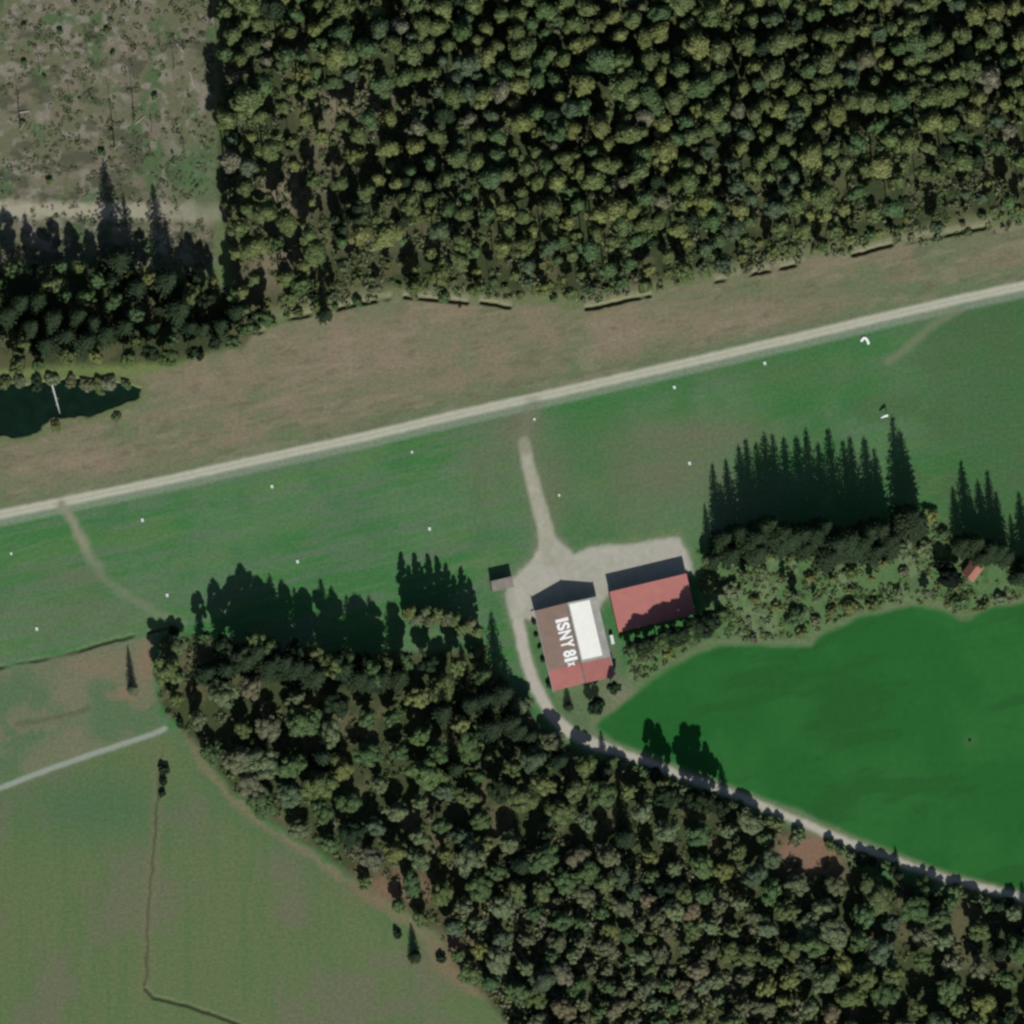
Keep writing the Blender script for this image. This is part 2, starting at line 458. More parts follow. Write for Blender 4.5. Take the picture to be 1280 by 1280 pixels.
    def way(key, d, half, soft, col, worn=None, fade=None):
        k = 1 - sstep(half - soft, half + soft, d)
        if fade is not None: k = k * fade
        if worn is not None:
            paint((1 - S.get('yard', 0)) * (1 - sstep(half, half + worn[0], d)) * (fade if fade is not None else 1) * worn[1], worn[2])
        paint(k, col)
        S[key] = np.maximum(S.get(key, 0), k)

    dr = seg_dist(X, Y, ROAD) + gn * 1.5
    below = sstep(-2, 4, V - (-1)) * 0 + 1
    dsh = seg_dist(X, Y - 9, ROAD)
    paint((1 - sstep(3, 9, dsh)) * .75, lin(126, 136, 118))
    way('road', dr, 5.6, 2.6, lin(170, 169, 151))
    for off in (-3, 3):
        paint((1 - sstep(.4, 2.2, np.abs(seg_dist(X, Y + off, ROAD)))) * .45 * (.4 + n2), lin(182, 180, 165))
    paint((1 - sstep(.3, 1.8, seg_dist(X, Y, ROAD))) * .5 * n2, lin(140, 144, 118))
    way('west_track', seg_dist(wx, wy, WEST_TRACK) + gn * 4, 5.2, 5, lin(131, 132, 110), fade=(.35 + .65 * (1 - sstep(672, 720, Y))))
    way('east_track', seg_dist(wx, wy, EAST_TRACK) + gn * 4, 5, 4.5, lin(112, 120, 92), fade=.75 * np.ones_like(X))
    way('yard', -sdf(wx, wy, YARD) + 3 + gn * 5, 3, 4, lin(165, 162, 149), worn=(14, .4, lin(124, 128, 104)))
    way('yard', seg_dist(X, Y, YARD_TRACK) + gn * 3 - (Y - 553).clip(0, 140) * .03, 6.5, 3.5, lin(158, 155, 137), worn=(18, .45, lin(106, 112, 88)))
    way('drive', seg_dist(X, Y, DRIVE) + gn * 3 + 2.2 * sstep(740, 800, X), 7.0, 3, lin(172, 167, 154), worn=(8, .5, lin(116, 122, 96)))
    paint(S['yard'] * sstep(.48, .64, n2) * .45, lin(150, 150, 134))
    paint(S['yard'] * sstep(.5, .66, n3) * .3, lin(176, 172, 160))
    way('path', seg_dist(X, Y, PATH) + gn * 1.5, 3.2, 1.6, lin(140, 148, 134), worn=(5, .5, lin(112, 118, 96)))
    way('clearing_road', seg_dist(wx, wy, CUT_ROAD) + gn * 6, 10, 6, lin(160, 155, 134), fade=.9 - .5 * sstep(150, 240, X))
    paint((1 - sstep(3, 15, seg_dist(wx, wy, [(654, 560), (658, 535), (667, 505)]))) * .5, lin(112, 116, 94))
    S['pond'] = sstep(-1.5, 1.5, sdf(wx, wy + (n3 - .5) * 5, POND))
    paint((1 - sstep(0, 10, np.abs(sdf(wx, wy, POND) + 3))) * .6, lin(92, 108, 66))
    # ditches: sunlit northern bank painted pale, shade in the bed painted dark
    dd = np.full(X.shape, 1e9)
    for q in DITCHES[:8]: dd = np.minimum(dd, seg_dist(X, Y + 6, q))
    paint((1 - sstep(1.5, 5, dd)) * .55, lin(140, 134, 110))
    bed = np.full(X.shape, 1e9)
    for q in DITCHES: bed = np.minimum(bed, seg_dist(X, Y + gn * 2, q))
    paint((1 - sstep(.8, 3.0, bed)) * .8 * sstep(.2, .5, fbm(X, Y, 22, 71, 2)), lin(60, 58, 40))
    z = -1.15 * (1 - sstep(.5, 3.4, bed)) * sstep(.25, .5, fbm(X, Y, 22, 71, 2)) * (1 - .55 * sstep(700, 760, Y))
    z = z - 0.9 * sstep(-1, 3, sdf(wx, wy + (n3 - .5) * 5, POND))
    return C, S, z


core = np.arange(-168, 168.01, 0.4)
outer = np.concatenate([[-6000, -2500, -1000, -500, -320, -240, -200, -180], core, [180, 200, 240, 320, 500, 1000, 2500, 6000]])
gx, gy = np.meshgrid(outer, outer)
PXX, PYY = 640 + gx / PX, 640 - gy / PX
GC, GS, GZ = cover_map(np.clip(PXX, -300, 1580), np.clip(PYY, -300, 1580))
nn = len(outer)
V3 = np.stack([gx, gy, GZ], -1).reshape(-1, 3)
idx = np.arange(nn * nn).reshape(nn, nn)
Q = np.stack([idx[:-1, :-1], idx[:-1, 1:], idx[1:, 1:], idx[1:, :-1]], -1).reshape(-1, 4)
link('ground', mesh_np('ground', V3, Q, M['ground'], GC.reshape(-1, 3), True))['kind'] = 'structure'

names = ['crop_field', 'road', 'west_track', 'east_track', 'yard', 'drive', 'path', 'clearing_road']
nice = {'crop_field': 'crop_field', 'road': 'gravel_road', 'west_track': 'dirt_track', 'east_track': 'grass_track', 'yard': 'gravel_yard', 'drive': 'gravel_drive',
        'path': 'field_path', 'clearing_road': 'sandy_road'}
share = np.stack([GS[k] for k in names])
best = share.argmax(0); top = share.max(0)
own = np.where(top > .12, best, -1)
cell = np.where((own[:-1, :-1] >= 0), own[:-1, :-1], -1).reshape(-1)
for i, k in enumerate(names):
    q = Q[cell == i]
    u, inv = np.unique(q, return_inverse=True)
    vv = V3[u].copy(); vv[:, 2] += 0.004
    o = link(nice[k], mesh_np(nice[k], vv, inv.reshape(-1, 4), M['crop'] if k == 'crop_field' else M['gravel'], GC.reshape(-1, 3)[u], True))
    o['kind'] = 'structure'
me = MB()
p = [me.bm.verts.new((*G(x, y), -0.35)) for x, y in [(-70, 560), (80, 556), (190, 500), (190, 466), (-70, 466)]]
me.bm.faces.new(p)
me.build('pond_water', M['water'])['kind'] = 'structure'

# ------------------------------------------------------------------ trees
def leaves(centers, normals, sizes, rng, jitter=.3):
    """Leaf-clump faces at centers facing roughly along normals."""
    n_ = len(centers)
    nr = normals + rng.normal(0, jitter, (n_, 3)); nr /= np.linalg.norm(nr, axis=1, keepdims=True) + 1e-9
    t = rng.normal(0, 1, (n_, 3)); t -= nr * (t * nr).sum(1, keepdims=True); t /= np.linalg.norm(t, axis=1, keepdims=True) + 1e-9
    bt = np.cross(nr, t)
    s = sizes[:, None]
    k = rng.uniform(.55, 1.0, (n_, 1))
    v = np.stack([centers - t * s, centers - bt * s * k, centers + t * s, centers + bt * s * k], 1)
    v += rng.normal(0, .12, v.shape) * s[:, None, :]
    return v.reshape(-1, 3), np.arange(n_ * 4).reshape(-1, 4)


def lumps_crown(lumps, per_area, size, rng, low=-.35):
    cs, ns = [], []
    for (x, y, z, r, fz) in lumps:
        n_ = max(12, int(per_area * r * r))
        d = rng.normal(0, 1, (n_ * 2, 3)); d /= np.linalg.norm(d, axis=1, keepdims=True)
        d = d[d[:, 2] > low][:n_]
        rr = r * rng.uniform(.72, 1.05, (len(d), 1))
        cs.append(np.array([x, y, z]) + d * rr * np.array([1, 1, fz])); ns.append(d)
    cs = np.concatenate(cs); ns = np.concatenate(ns)
    v, q = leaves(cs, ns, rng.uniform(.7, 1.25, len(cs)) * size, rng)
    # the leafy inside of each lump, so that the crown is closed behind its outer leaves
    vs, qs, nv = [v], [q], len(v)
    nr, nc = 5, 8
    for (x, y, z, r, fz) in lumps:
        th = np.linspace(.18, math.pi - .3, nr)[:, None]; ph = np.linspace(0, 2 * math.pi, nc, endpoint=False)[None, :] + rng.uniform(0, 1)
        rr = r * .86 * rng.uniform(.86, 1.1, (nr, nc))
        g = np.stack([x + rr * np.sin(th) * np.cos(ph), y + rr * np.sin(th) * np.sin(ph), z + fz * rr * np.cos(th)], -1).reshape(-1, 3)
        a = np.arange(nr * nc).reshape(nr, nc)
        f = np.stack([a[:-1], a[1:], np.roll(a[1:], -1, 1), np.roll(a[:-1], -1, 1)], -1).reshape(-1, 4)
        cap = np.array([[0, 1, 2, 3], [0, 3, 4, 7], [4, 5, 6, 7]])
        vs.append(g); qs.append(np.concatenate([f, cap]) + nv); nv += len(g)
    return np.concatenate(vs), np.concatenate(qs)


def pine_shape(seed, dens=1.0):
    """A 20 m pine: bare stem, rounded lumpy head."""
    rng = np.random.default_rng(seed)
    L = []
    Rm = 2.9
    L.append((rng.uniform(-.4, .4), rng.uniform(-.4, .4), 17.9, 1.9, 1.1))
    for k in range(12):
        t = rng.uniform(0, 1); a = k * 2.4 + rng.uniform(-.4, .4)
        z = 12.8 + 5.0 * t; rr = Rm * math.sqrt(max(0.05, 1 - t ** 1.6)) * rng.uniform(.5, .82)
        L.append((rr * math.cos(a), rr * math.sin(a), z, rng.uniform(1.05, 1.65), .9))
    return lumps_crown(L, 58 * dens, .33 / math.sqrt(dens), rng)


def spruce_shape(seed, dens=1.0, width=5.3):
    """A 28 m spruce: tiers of drooping branches to a spire."""
    rng = np.random.default_rng(seed)
    cs, ns, sz = [], [], []
    z = 2.5
    while z < 27.4:
        t = (z - 2.5) / 25.5
        rad = width * (1 - t) ** .62 * rng.uniform(.85, 1.1) + .18
        nb = int(7 + 9 * (1 - t))
        off = rng.uniform(0, 6.28)
        for b_ in range(nb):
            a = off + b_ * 6.283 / nb + rng.uniform(-.2, .2)
            L = rad * rng.uniform(.75, 1.12)
            m_ = max(2, int(L / .55 * dens))
            for i in range(m_):
                u = (i + .6) / m_
                cs.append((L * u * math.cos(a), L * u * math.sin(a), z - .38 * L * u + rng.normal(0, .1)))
                ns.append((math.cos(a) * .75, math.sin(a) * .75, .8)); sz.append((.34 + .22 * (1 - t)) * rng.uniform(.8, 1.2))
        z += .62 + .5 * (1 - t)
    cs.append((0, 0, 27.4)); ns.append((1, 0, .2)); sz.append(.4)
    return leaves(np.array(cs), np.array(ns), np.array(sz), rng, .35)


def broad_shape(seed, dens=1.0):
    """A 17 m broadleaf tree: wide crown of many lumps."""
    rng = np.random.default_rng(seed)
    L = []
    Rm = rng.uniform(3.9, 4.6); ex = rng.uniform(.85, 1.2)
    for k in range(30):
        a = k * 2.4 + rng.uniform(-.5, .5); t = rng.uniform(-.9, 1)
        rr = Rm * math.sqrt(max(.03, 1 - t * t)) * rng.uniform(.45, .9)
        L.append((rr * ex * math.cos(a), rr / ex * math.sin(a), 10.6 + 4.9 * t + rng.uniform(-.6, .6), rng.uniform(1.0, 1.8), .9))
    L.append((rng.uniform(-.8, .8), rng.uniform(-.8, .8), 15.4, 1.7, 1))
    return lumps_crown(L, 46 * dens, .34 / math.sqrt(dens), rng)


def poplar_shape(seed):
    """A slim 16 m tree leafed nearly to the ground."""
    rng = np.random.default_rng(seed)
    L = []
    for k in range(26):
        t = k / 25; a = k * 2.4
        rr = (1.25 * math.sin(math.pi * min(1, t * .85 + .15)) + .1) * rng.uniform(.3, .9)
        L.append((rr * math.cos(a), rr * math.sin(a), 2.0 + 13.2 * t, .95 - .45 * t, 1.3))
    return lumps_crown(L, 50, .34, rng)


def shrub_shape(seed):
    """A 3 m bush of several lobes."""
    rng = np.random.default_rng(seed)
    L = [(0, 0, 1.9, 1.0, .9)]
    for k in range(8):
        a = k * 2.4; rr = rng.uniform(.7, 1.6)
        L.append((rr * math.cos(a), rr * math.sin(a), rng.uniform(.7, 1.7), rng.uniform(.55, 1.0), .85))
    return lumps_crown(L, 60, .26, rng, -.2)


def trunk_mesh(name, h, r, limbs, mat, seed, z0=.4, reach=2.0):
    rnd = random.Random(seed)
    mb = MB()
    bend = [(rnd.uniform(-.12, .12) * k, rnd.uniform(-.12, .12) * k) for k in range(5)]
    pts = [(bend[k][0], bend[k][1], h * k / 4 - (0.3 if k == 0 else 0)) for k in range(5)]
    mb.tube(pts, [r * (1.25 - .27 * k) for k in range(5)], 7)
    for i in range(limbs):
        z = h * (z0 + (1 - z0) * .8 * (i + .5) / limbs); a = i * 2.4 + rnd.uniform(-.4, .4)
        ln = reach * rnd.uniform(.6, 1.1) * (1.1 - .5 * i / limbs)
        b0 = (bend[min(4, int(4 * z / h))][0], bend[min(4, int(4 * z / h))][1], z)
        mb.tube([b0, (b0[0] + ln * .5 * math.cos(a), b0[1] + ln * .5 * math.sin(a), z + ln * .3),
                 (b0[0] + ln * math.cos(a), b0[1] + ln * math.sin(a), z + ln * .75)], [r * .38, r * .26, r * .1], 5)
    return mb.mesh(name, mat)


def crown_mesh(shape):
    v, q = shape
    return mesh_np('crown', v, q, M['leaf'], smooth=True)


KINDS = {}
KINDS['pine'] = dict(h=20.0, r=3.2, crowns=[crown_mesh(pine_shape(100 + k)) for k in range(7)],
                     trunks=[trunk_mesh('trunk', 18.2, .2, 6, M['bark'], k, .55, 1.6) for k in range(3)])
KINDS['spruce'] = dict(h=28.0, r=5.0, crowns=[crown_mesh(spruce_shape(200 + k, 1.25)) for k in range(6)],
                       trunks=[trunk_mesh('trunk', 26.5, .26, 8, M['bark'], 20 + k, .06, 1.9) for k in range(2)])
KINDS['broad'] = dict(h=17.0, r=5.0, crowns=[crown_mesh(broad_shape(300 + k)) for k in range(9)],
                      trunks=[trunk_mesh('trunk', 14.0, .28, 8, M['bark'], 40 + k, .4, 3.2) for k in range(3)])
KINDS['poplar'] = dict(h=16.0, r=1.7, crowns=[crown_mesh(poplar_shape(400 + k)) for k in range(4)],
                       trunks=[trunk_mesh('trunk', 14.5, .16, 6, M['bark'], 60 + k, .15, 1.0) for k in range(2)])
KINDS['shrub'] = dict(h=3.0, r=2.0, crowns=[crown_mesh(shrub_shape(500 + k)) for k in range(6)],
                      trunks=[trunk_mesh('stem', 1.9, .06, 6, M['bark'], 80 + k, .1, 1.0) for k in range(2)])
PRETTY = {'pine': ('pine_tree', 'pine tree'), 'spruce': ('spruce_tree', 'spruce tree'), 'broad': ('broadleaf_tree', 'broadleaf tree'),
          'poplar': ('slender_tree', 'slender tree'), 'shrub': ('shrub', 'shrub')}
TINT = {  # real leaf colours, named as the labels name them
    'olive green': (.122, .160, .062), 'mid green': (.090, .146, .060), 'yellowish green': (.170, .195, .070), 'greyish tan': (.162, .166, .104),
    'dark green': (.030, .050, .025), 'bluish green': (.092, .132, .074), 'straw brown': (.185, .162, .098), 'fresh green': (.106, .162, .062),
    'blackish green': (.012, .020, .014), 'golden yellow': (.24, .195, .075), 'dull olive': (.136, .152, .084), 'pale green': (.148, .190, .096), 'pale straw': (.18, .17, .13),
}
TREES = []                                        # everything placed, for spacing and labels


def plant(kind, x, y, h, tint, rscale=1.0, label=None, group=None, named=None):
    K = KINDS[kind]
    i = len(TREES)
    rnd = random.Random(i * 31 + 5)
    nm, cat = named or PRETTY[kind]
    root = empty(nm, (x, y, 0), rnd.uniform(0, 6.28))
    s = h / K['h']
    wob = rnd.uniform(.8, 1.25) if kind in ('broad', 'pine', 'shrub') else 1.0
    root.scale = (s * rscale * wob, s * rscale / wob ** .6, s * rnd.uniform(.94, 1.0))
    tag(root, label, cat, group)
    t = link('stem' if kind == 'shrub' else 'trunk', rnd.choice(K['trunks']), root)
    c_ = link('foliage' if kind == 'shrub' else 'crown', rnd.choice(K['crowns']), root)
    q = TINT[tint]; f_ = rnd.uniform(.88, 1.12)
    c_.color = (q[0] * f_ * rnd.uniform(.94, 1.06), q[1] * f_, q[2] * f_ * rnd.uniform(.92, 1.08), 1)
    TREES.append(dict(o=root, kind=kind, x=x, y=y, h=h, r=K['r'] * s * rscale, tint=tint, label=label))
    return root


def scatter(poly, dmin, n_try, rng, keep=None, existing=None):
    """Poisson-like points (photograph pixels) in a polygon; dmin may be a function of the point."""
    xs = [p[0] for p in poly]; ys = [p[1] for p in poly]
    out = list(existing or []); first = len(out)
    cellsz = 40; grid = {}
    for (x, y, d) in out: grid.setdefault((int(x // cellsz), int(y // cellsz)), []).append((x, y, d))
    P = np.stack([rng.uniform(min(xs), max(xs), n_try), rng.uniform(min(ys), max(ys), n_try)], 1)
    P = P[inside(P[:, 0], P[:, 1], poly)]
    for x, y in P:
        d = dmin(x, y) if callable(dmin) else dmin
        if d is None: continue
        gx_, gy_ = int(x // cellsz), int(y // cellsz)
        ok = True
        for i in range(-1, 2):
            for j in range(-1, 2):
                for (a, b_, e) in grid.get((gx_ + i, gy_ + j), ()):
                    if (a - x) ** 2 + (b_ - y) ** 2 < ((d + e) / 2) ** 2: ok = False; break
                if not ok: break
            if not ok: break
        if ok:
            out.append((x, y, d)); grid.setdefault((gx_, gy_), []).append((x, y, d))
    return out[first:]


def pick(rnd, table):
    t = rnd.random() * sum(w_ for _, w_ in table)
    for k, w_ in table:
        t -= w_
        if t <= 0: return k
    return table[-1][0]


MASS = []                                         # (kind, x, y, h, rscale, tint) that go into the two masses


def near(x, y, blobs):
    return max((q * math.exp(-(((x - cx) / rx) ** 2 + ((y - cy) / ry) ** 2)) for cx, cy, rx, ry, q in blobs), default=0)


# ---- north forest
GAPS = [(400, 205, 60, 60, .75), (455, 320, 50, 26, .8), (440, 130, 50, 22, 1.2), (362, 238, 34, 22, 1.1), (335, 330, 34, 34, .9), (470, 175, 22, 30, .9), (545, 190, 26, 20, .9), (745, 118, 40, 14, .9),
        (820, 130, 30, 12, .8), (1180, 35, 36, 24, .9), (1260, 35, 30, 26, .9), (1075, 175, 16, 26, .9), (430, 30, 26, 26, .8), (860, 30, 40, 20, .7), (330, 125, 24, 24, .8)]
rng = np.random.default_rng(5)
rnd = random.Random(3)
dforest = lambda x, y: float(seg_dist(np.array([x]), np.array([y]), FOREST[2:15])[0])


def dn(x, y):
    g = near(x, y, GAPS)
    if g > .62: return None
    return 16.5 + 4 * (fbm(np.array([x]), np.array([y]), 60, 77)[0]) + 9 * g


pts = scatter(FOREST, dn, 16000, rng)
forest = []
for (x, y, d) in pts:
    de = dforest(x, y)
    h = rnd.uniform(15.5, 22.5) if de > 50 else rnd.uniform(8, 13) if de < 22 else rnd.uniform(11, 17)
    cl = fbm(np.array([x]), np.array([y]), 110, 55)[0]
    tint = pick(rnd, [('olive green', 6), ('mid green', 2.6), ('yellowish green', 2.2 + 3 * max(0, cl - .5)), ('greyish tan', .35 + (1.2 if x < 520 else 0) * near(x, y, [(400, 180, 120, 150, 1)])),
                      ('bluish green', .9), ('dark green', .5)])
    kind = 'pine'
    low = near(x, y, [(390, 230, 90, 90, 1), (440, 330, 100, 40, .9), (1180, 250, 120, 40, .6)])
    if rnd.random() < low: h *= .55
    if rnd.random() < .10 or (de < 24 and rnd.random() < .45): kind = 'broad'
    rs = rnd.choice([.8, .95, 1.05, 1.15, 1.35]) * rnd.uniform(.95, 1.08) * (d / 18.6)
    forest.append([kind, x, y, h, tint, rs, de])
pin = [t for t in forest if t[0] == 'pine']
inview = lambda t: -4 < t[1] + VX * t[3] * 4 < 1284 and -4 < t[2] - VY * t[3] * 4
pin.sort(key=lambda t: -(t[3] / 20 * t[5]) if inview(t) else 9)
N_FOREST = 290
sectors_n = [(330, 'behind the meadow\'s west end'), (470, 'behind the western ditch pieces'), (590, 'behind the middle ditch pieces'),
             (700, 'north of the yard track'), (820, 'behind the short central ditch'), (940, 'above the two road markers'), (1070, 'west of the long ditch'), (1180, 'behind the long ditch'),
             (9999, 'behind the ditch\'s east end')]


def band_n(de):
    return ('on the forest front' if de < 22 else 'just inside the forest' if de < 60 else 'a short way in' if de < 110 else
            'in the middle forest' if de < 170 else 'well into the forest' if de < 225 else 'deep in the forest' if de < 285 else 'at the forest back')


def sector(x, table):
    return next(s for lim, s in table if x < lim)


def size_word(r, lo, hi):
    return 'small' if r < lo else 'large' if r > hi else 'middling'


for i, t in enumerate(pin):
    kind, x, y, h, tint, rs, de = t
    if i < N_FOREST and inview(t):
        sz = size_word(2.6 * h / 20 * rs, 2.2, 2.75)
        plant('pine', *G(x, y), h, tint, rs, f'{sz} {tint} pine {band_n(de)}, {sector(x, sectors_n)}', 'pines in the north forest')
    else:
        MASS.append(('pine', *G(x, y), h, rs, tint))
for t in forest:
    kind, x, y, h, tint, rs, de = t
    if kind != 'broad': continue
    rs *= .62 if de > 24 else .75
    if inview(t):
        sz = size_word(4.4 * h / 17 * rs, 1.9, 2.6)
        plant('broad', *G(x, y), h, tint, rs, f'{sz} {tint} leafy tree {band_n(de)}, {sector(x, sectors_n)}', 'bushy trees among the north pines')
    else:
        MASS.append(('broad', *G(x, y), h, rs, tint))

# a few tall spruces rising out of the forest
for (tx, ty, h, w_) in ((415, 205, 17, 'slim dark spruce in the scrubby part of the forest'), (532, 128, 21, 'dark spruce at the dark hollow of the forest'), (484, 112, 24, 'tall dark spruce by the bare patch in the forest'), (430, 165, 20, 'dark spruce left of the bare forest patch'), (512, 125, 22, 'dark spruce right of the bare forest patch'),
                    (397, 318, 15, 'dark spruce at the forest edge behind the first ditch gap')):
    plant('spruce', *from_tip(tx, ty, h), h, 'dark green', .85, w_, 'spruces in the north forest')

# ---- west belt: spruces that throw spires over the felled ground
W_TIPS = [(8, 260, 24), (30, 262, 23), (50, 290, 22), (80, 276, 24), (100, 300, 21), (128, 192, 27), (153, 236, 25), (190, 222, 26), (206, 268, 24), (240, 322, 18), (262, 318, 18),
          (226, 330, 16), (175, 322, 18), (118, 318, 20), (66, 312, 22), (22, 300, 22), (-8, 275, 24), (92, 318, 22), (40, 322, 22), (140, 300, 22), (282, 300, 18), (268, 340, 14)]
placed = []
for i, (tx, ty, h) in enumerate(W_TIPS):
    x, y = from_tip(tx, ty, h)
    where = ('beside the pond bank' if tx < 60 else 'above the middle of the pond' if tx < 120 else 'above the east end of the pond' if tx < 180 else 'where the belt meets the meadow')
    tall = 'tallest' if h == 27 else 'very tall' if h > 24.5 else 'tall' if h > 21 else 'short'
    plant('spruce', x, y, h, 'dark green', .85 + .12 * (i % 3), f'{tall} dark spruce in the western belt, {where}' if h != 27 else 'tallest dark spruce of the western belt, its shadow reaching furthest', 'spruces of the western belt')
    px, py = to_px(x, y); placed.append((px, py, 20))
for (x, y, d) in scatter(WEST_BELT, 21, 3000, rng, existing=placed):
    h = rnd.uniform(10, 16)
    tint = pick(rnd, [('olive green', 3), ('mid green', 3), ('yellowish green', .8), ('dark green', 3), ('dull olive', .6)])
    if x < -30: MASS.append(('broad', *G(x, y), h, .75, tint)); continue
    where = 'north-west of the pond' if x < 60 else 'just north of the pond' if x < 130 else 'by the east tip of the pond' if x < 200 else 'near the meadow corner'
    row = 'front' if y > 425 else 'middle' if y > 385 else 'back'
    plant('broad', *G(x, y), h, tint, rnd.uniform(.62, .85), f'{size_word(h, 12, 14.5)} {tint} tree, western belt\'s {row}, {where}', 'trees of the western belt')

# ---- east row of tall spruces behind the scrub
E_TIPS = [(889, 572, 28), (906, 566, 28), (922, 549, 30), (931, 543, 31), (944, 546, 30), (954, 537, 31), (964, 533, 32), (978, 536, 32), (994, 536, 32), (1006, 530, 33), (1034, 530, 33), (1021, 548, 31),
          (1052, 541, 32), (1061, 541, 31), (1079, 540, 32), (1092, 556, 30), (1114, 512, 29), (1124, 534, 26), (1134, 572, 20), (900, 600, 24), (930, 588, 25), (960, 590, 25), (990, 592, 25), (1020, 596, 25),
          (1050, 596, 25), (1080, 596, 25), (1100, 600, 22), (880, 625, 17), (1200, 570, 24), (1221, 592, 21), (1233, 584, 23), (1244, 610, 19), (1272, 608, 22), (1290, 612, 22), (1212, 612, 19), (1190, 605, 17), (1262, 640, 18)]
for i, (tx, ty, h) in enumerate(E_TIPS):
    h += (rnd.uniform(-8.5, -3) if 885 < tx < 1110 and h > 27 else rnd.uniform(-7, -3) if 885 < tx < 1110 else -2)
    x, y = from_tip(tx, ty, h)
    if tx >= 1180:
        lab = f'{"tall" if h > 22 else "short" if h < 19 else "middling"} dark spruce of the eastern clump, {"north of the small hut" if tx < 1215 else "north-east of the small hut" if tx < 1250 else "by the east margin of the clump"}'
        g = 'spruces of the eastern clump'
    elif (tx, ty) == (1114, 512):
        lab = 'lone spruce at the row end whose shadow reaches the windsock'; g = 'spruces of the tall row'
    else:
        ordn = ['first', 'second', 'third', 'fourth', 'fifth', 'sixth', 'seventh', 'eighth', 'ninth', 'tenth', 'eleventh', 'twelfth', 'thirteenth', 'fourteenth', 'fifteenth', 'sixteenth', 'seventeenth', 'eighteenth', 'nineteenth', 'twentieth',
                'twenty-first', 'twenty-second', 'twenty-third', 'twenty-fourth', 'twenty-fifth', 'twenty-sixth', 'twenty-seventh']
        rank = sorted(t[0] for t in E_TIPS if t[0] < 1180 and t[:2] != (1114, 512)).index(tx)
        lab = f'{"very tall" if h > 25.5 else "tall" if h > 22 else "lower"} dark spruce, {ordn[rank]} from the hangar side in the tall row'; g = 'spruces of the tall row'
    plant('spruce', x, y, h, 'dark green', .92 + .1 * (i % 3), lab, g)

# ---- south wood
S_TIPS = [(303, 700, 23), (290, 716, 22), (268, 742, 19), (246, 756, 17), (336, 714, 23), (351, 720, 23), (320, 722, 22), (400, 719, 22), (413, 727, 22), (432, 738, 22), (460, 738, 22), (484, 746, 20), (378, 735, 22),
          (366, 726, 22), (446, 752, 20), (613, 761, 21), (594, 784, 18), (637, 832, 16), (652, 850, 14), (628, 812, 18), (600, 820, 18), (575, 800, 16), (540, 800, 18), (390, 862, 17), (812, 896, 20), (822, 905, 18), (852, 899, 20), (864, 904, 20), (882, 925, 17),
          (750, 909, 11), (900, 950, 11), (1118, 1054, 8), (1276, 1096, 13), (560, 890, 14), (690, 880, 14), (770, 960, 17), (640, 1000, 16)]
placed = []
for i, (tx, ty, h) in enumerate(S_TIPS):
    x, y = from_tip(tx, ty, h)
    px, py = to_px(x, y); placed.append((px, py, 24))
    if tx in (812, 822, 852, 864, 882):
        which = {812: 'first', 822: 'second', 852: 'third', 864: 'fourth', 882: 'last'}[tx]
        lab = f'{which} going east of five dark spruces shading the crop across the drive'
    elif ty < 770 and tx < 500:
        which = 'first second third fourth fifth sixth seventh eighth ninth tenth eleventh twelfth thirteenth fourteenth fifteenth'.split()
        rank = sorted(t[0] for t in S_TIPS if t[1] < 770 and t[0] < 500).index(tx)
        lab = f'{"tall" if h >= 22 else "lower"} dark spruce, {which[rank]} from the west on the wood\'s north front'
    else:
        lab = {613: 'tall dark spruce at the wood\'s corner whose shadow points at the shed', 594: 'dark spruce just left of the one pointing at the shed', 637: 'dark spruce beside the drive, west of the lettered hangar',
               652: 'dark spruce nearest the drive bend', 628: 'dark spruce between the shed-pointing one and the drive', 600: 'second dark spruce left of the drive bend', 575: 'dark spruce inside the wood below the slender row\'s east end',
               540: 'dark spruce inside the wood below the slender row\'s middle', 560: 'dark spruce deeper in the wood, south of the slender row', 900: 'small dark spruce by the drive, east of the five dark trees',
               690: 'dark spruce on the drive bend south of the lettered hangar', 640: 'dark spruce in the wood\'s interior, south-west of the drive bend'}.get(tx)
        if tx == 750: lab = 'small dark spruce in the corner where drive and crop meet'
        if tx == 1118: lab = 'low dark spruce on the verge between drive and crop'
        if tx == 1276: lab = 'dark spruce by the crop corner at the drive\'s east end'
        if tx == 390: lab = 'broad dark spruce standing alone among lighter crowns in the wood'
        if tx == 770: lab = 'dark spruce south of the drive beside five tall trees'
    if tx in (812, 822, 852, 864, 882):
        plant('broad', x, y, h, 'dark green', .72, lab.replace('dark spruces', 'dark tall trees'), 'tall trees of the south wood by the drive'); continue
    plant('spruce', x, y, h, 'dark green', 1.3 if tx in (812, 822, 852, 864, 882) else 1.15 if h < 20 else 1.05, lab, 'spruces of the south wood')

for i, (tx, ty, h) in enumerate([(500, 688, 15.5), (517, 686, 16), (534, 690, 15.5), (545, 692, 16), (556, 700, 15), (575, 706, 15), (586, 722, 13.5), (510, 704, 14), (566, 716, 14), (526, 706, 14)]):
    x, y = from_tip(tx, ty, h)
    which = ['first', 'third', 'fifth', 'sixth', 'seventh', 'ninth', 'tenth', 'second', 'eighth', 'fourth'][i]
    plant('poplar', x, y, h, 'dull olive' if i % 2 else 'olive green', 1.45, f'slender pale green tree, {which} from the west in the detached front row', 'slender trees in front of the south wood')

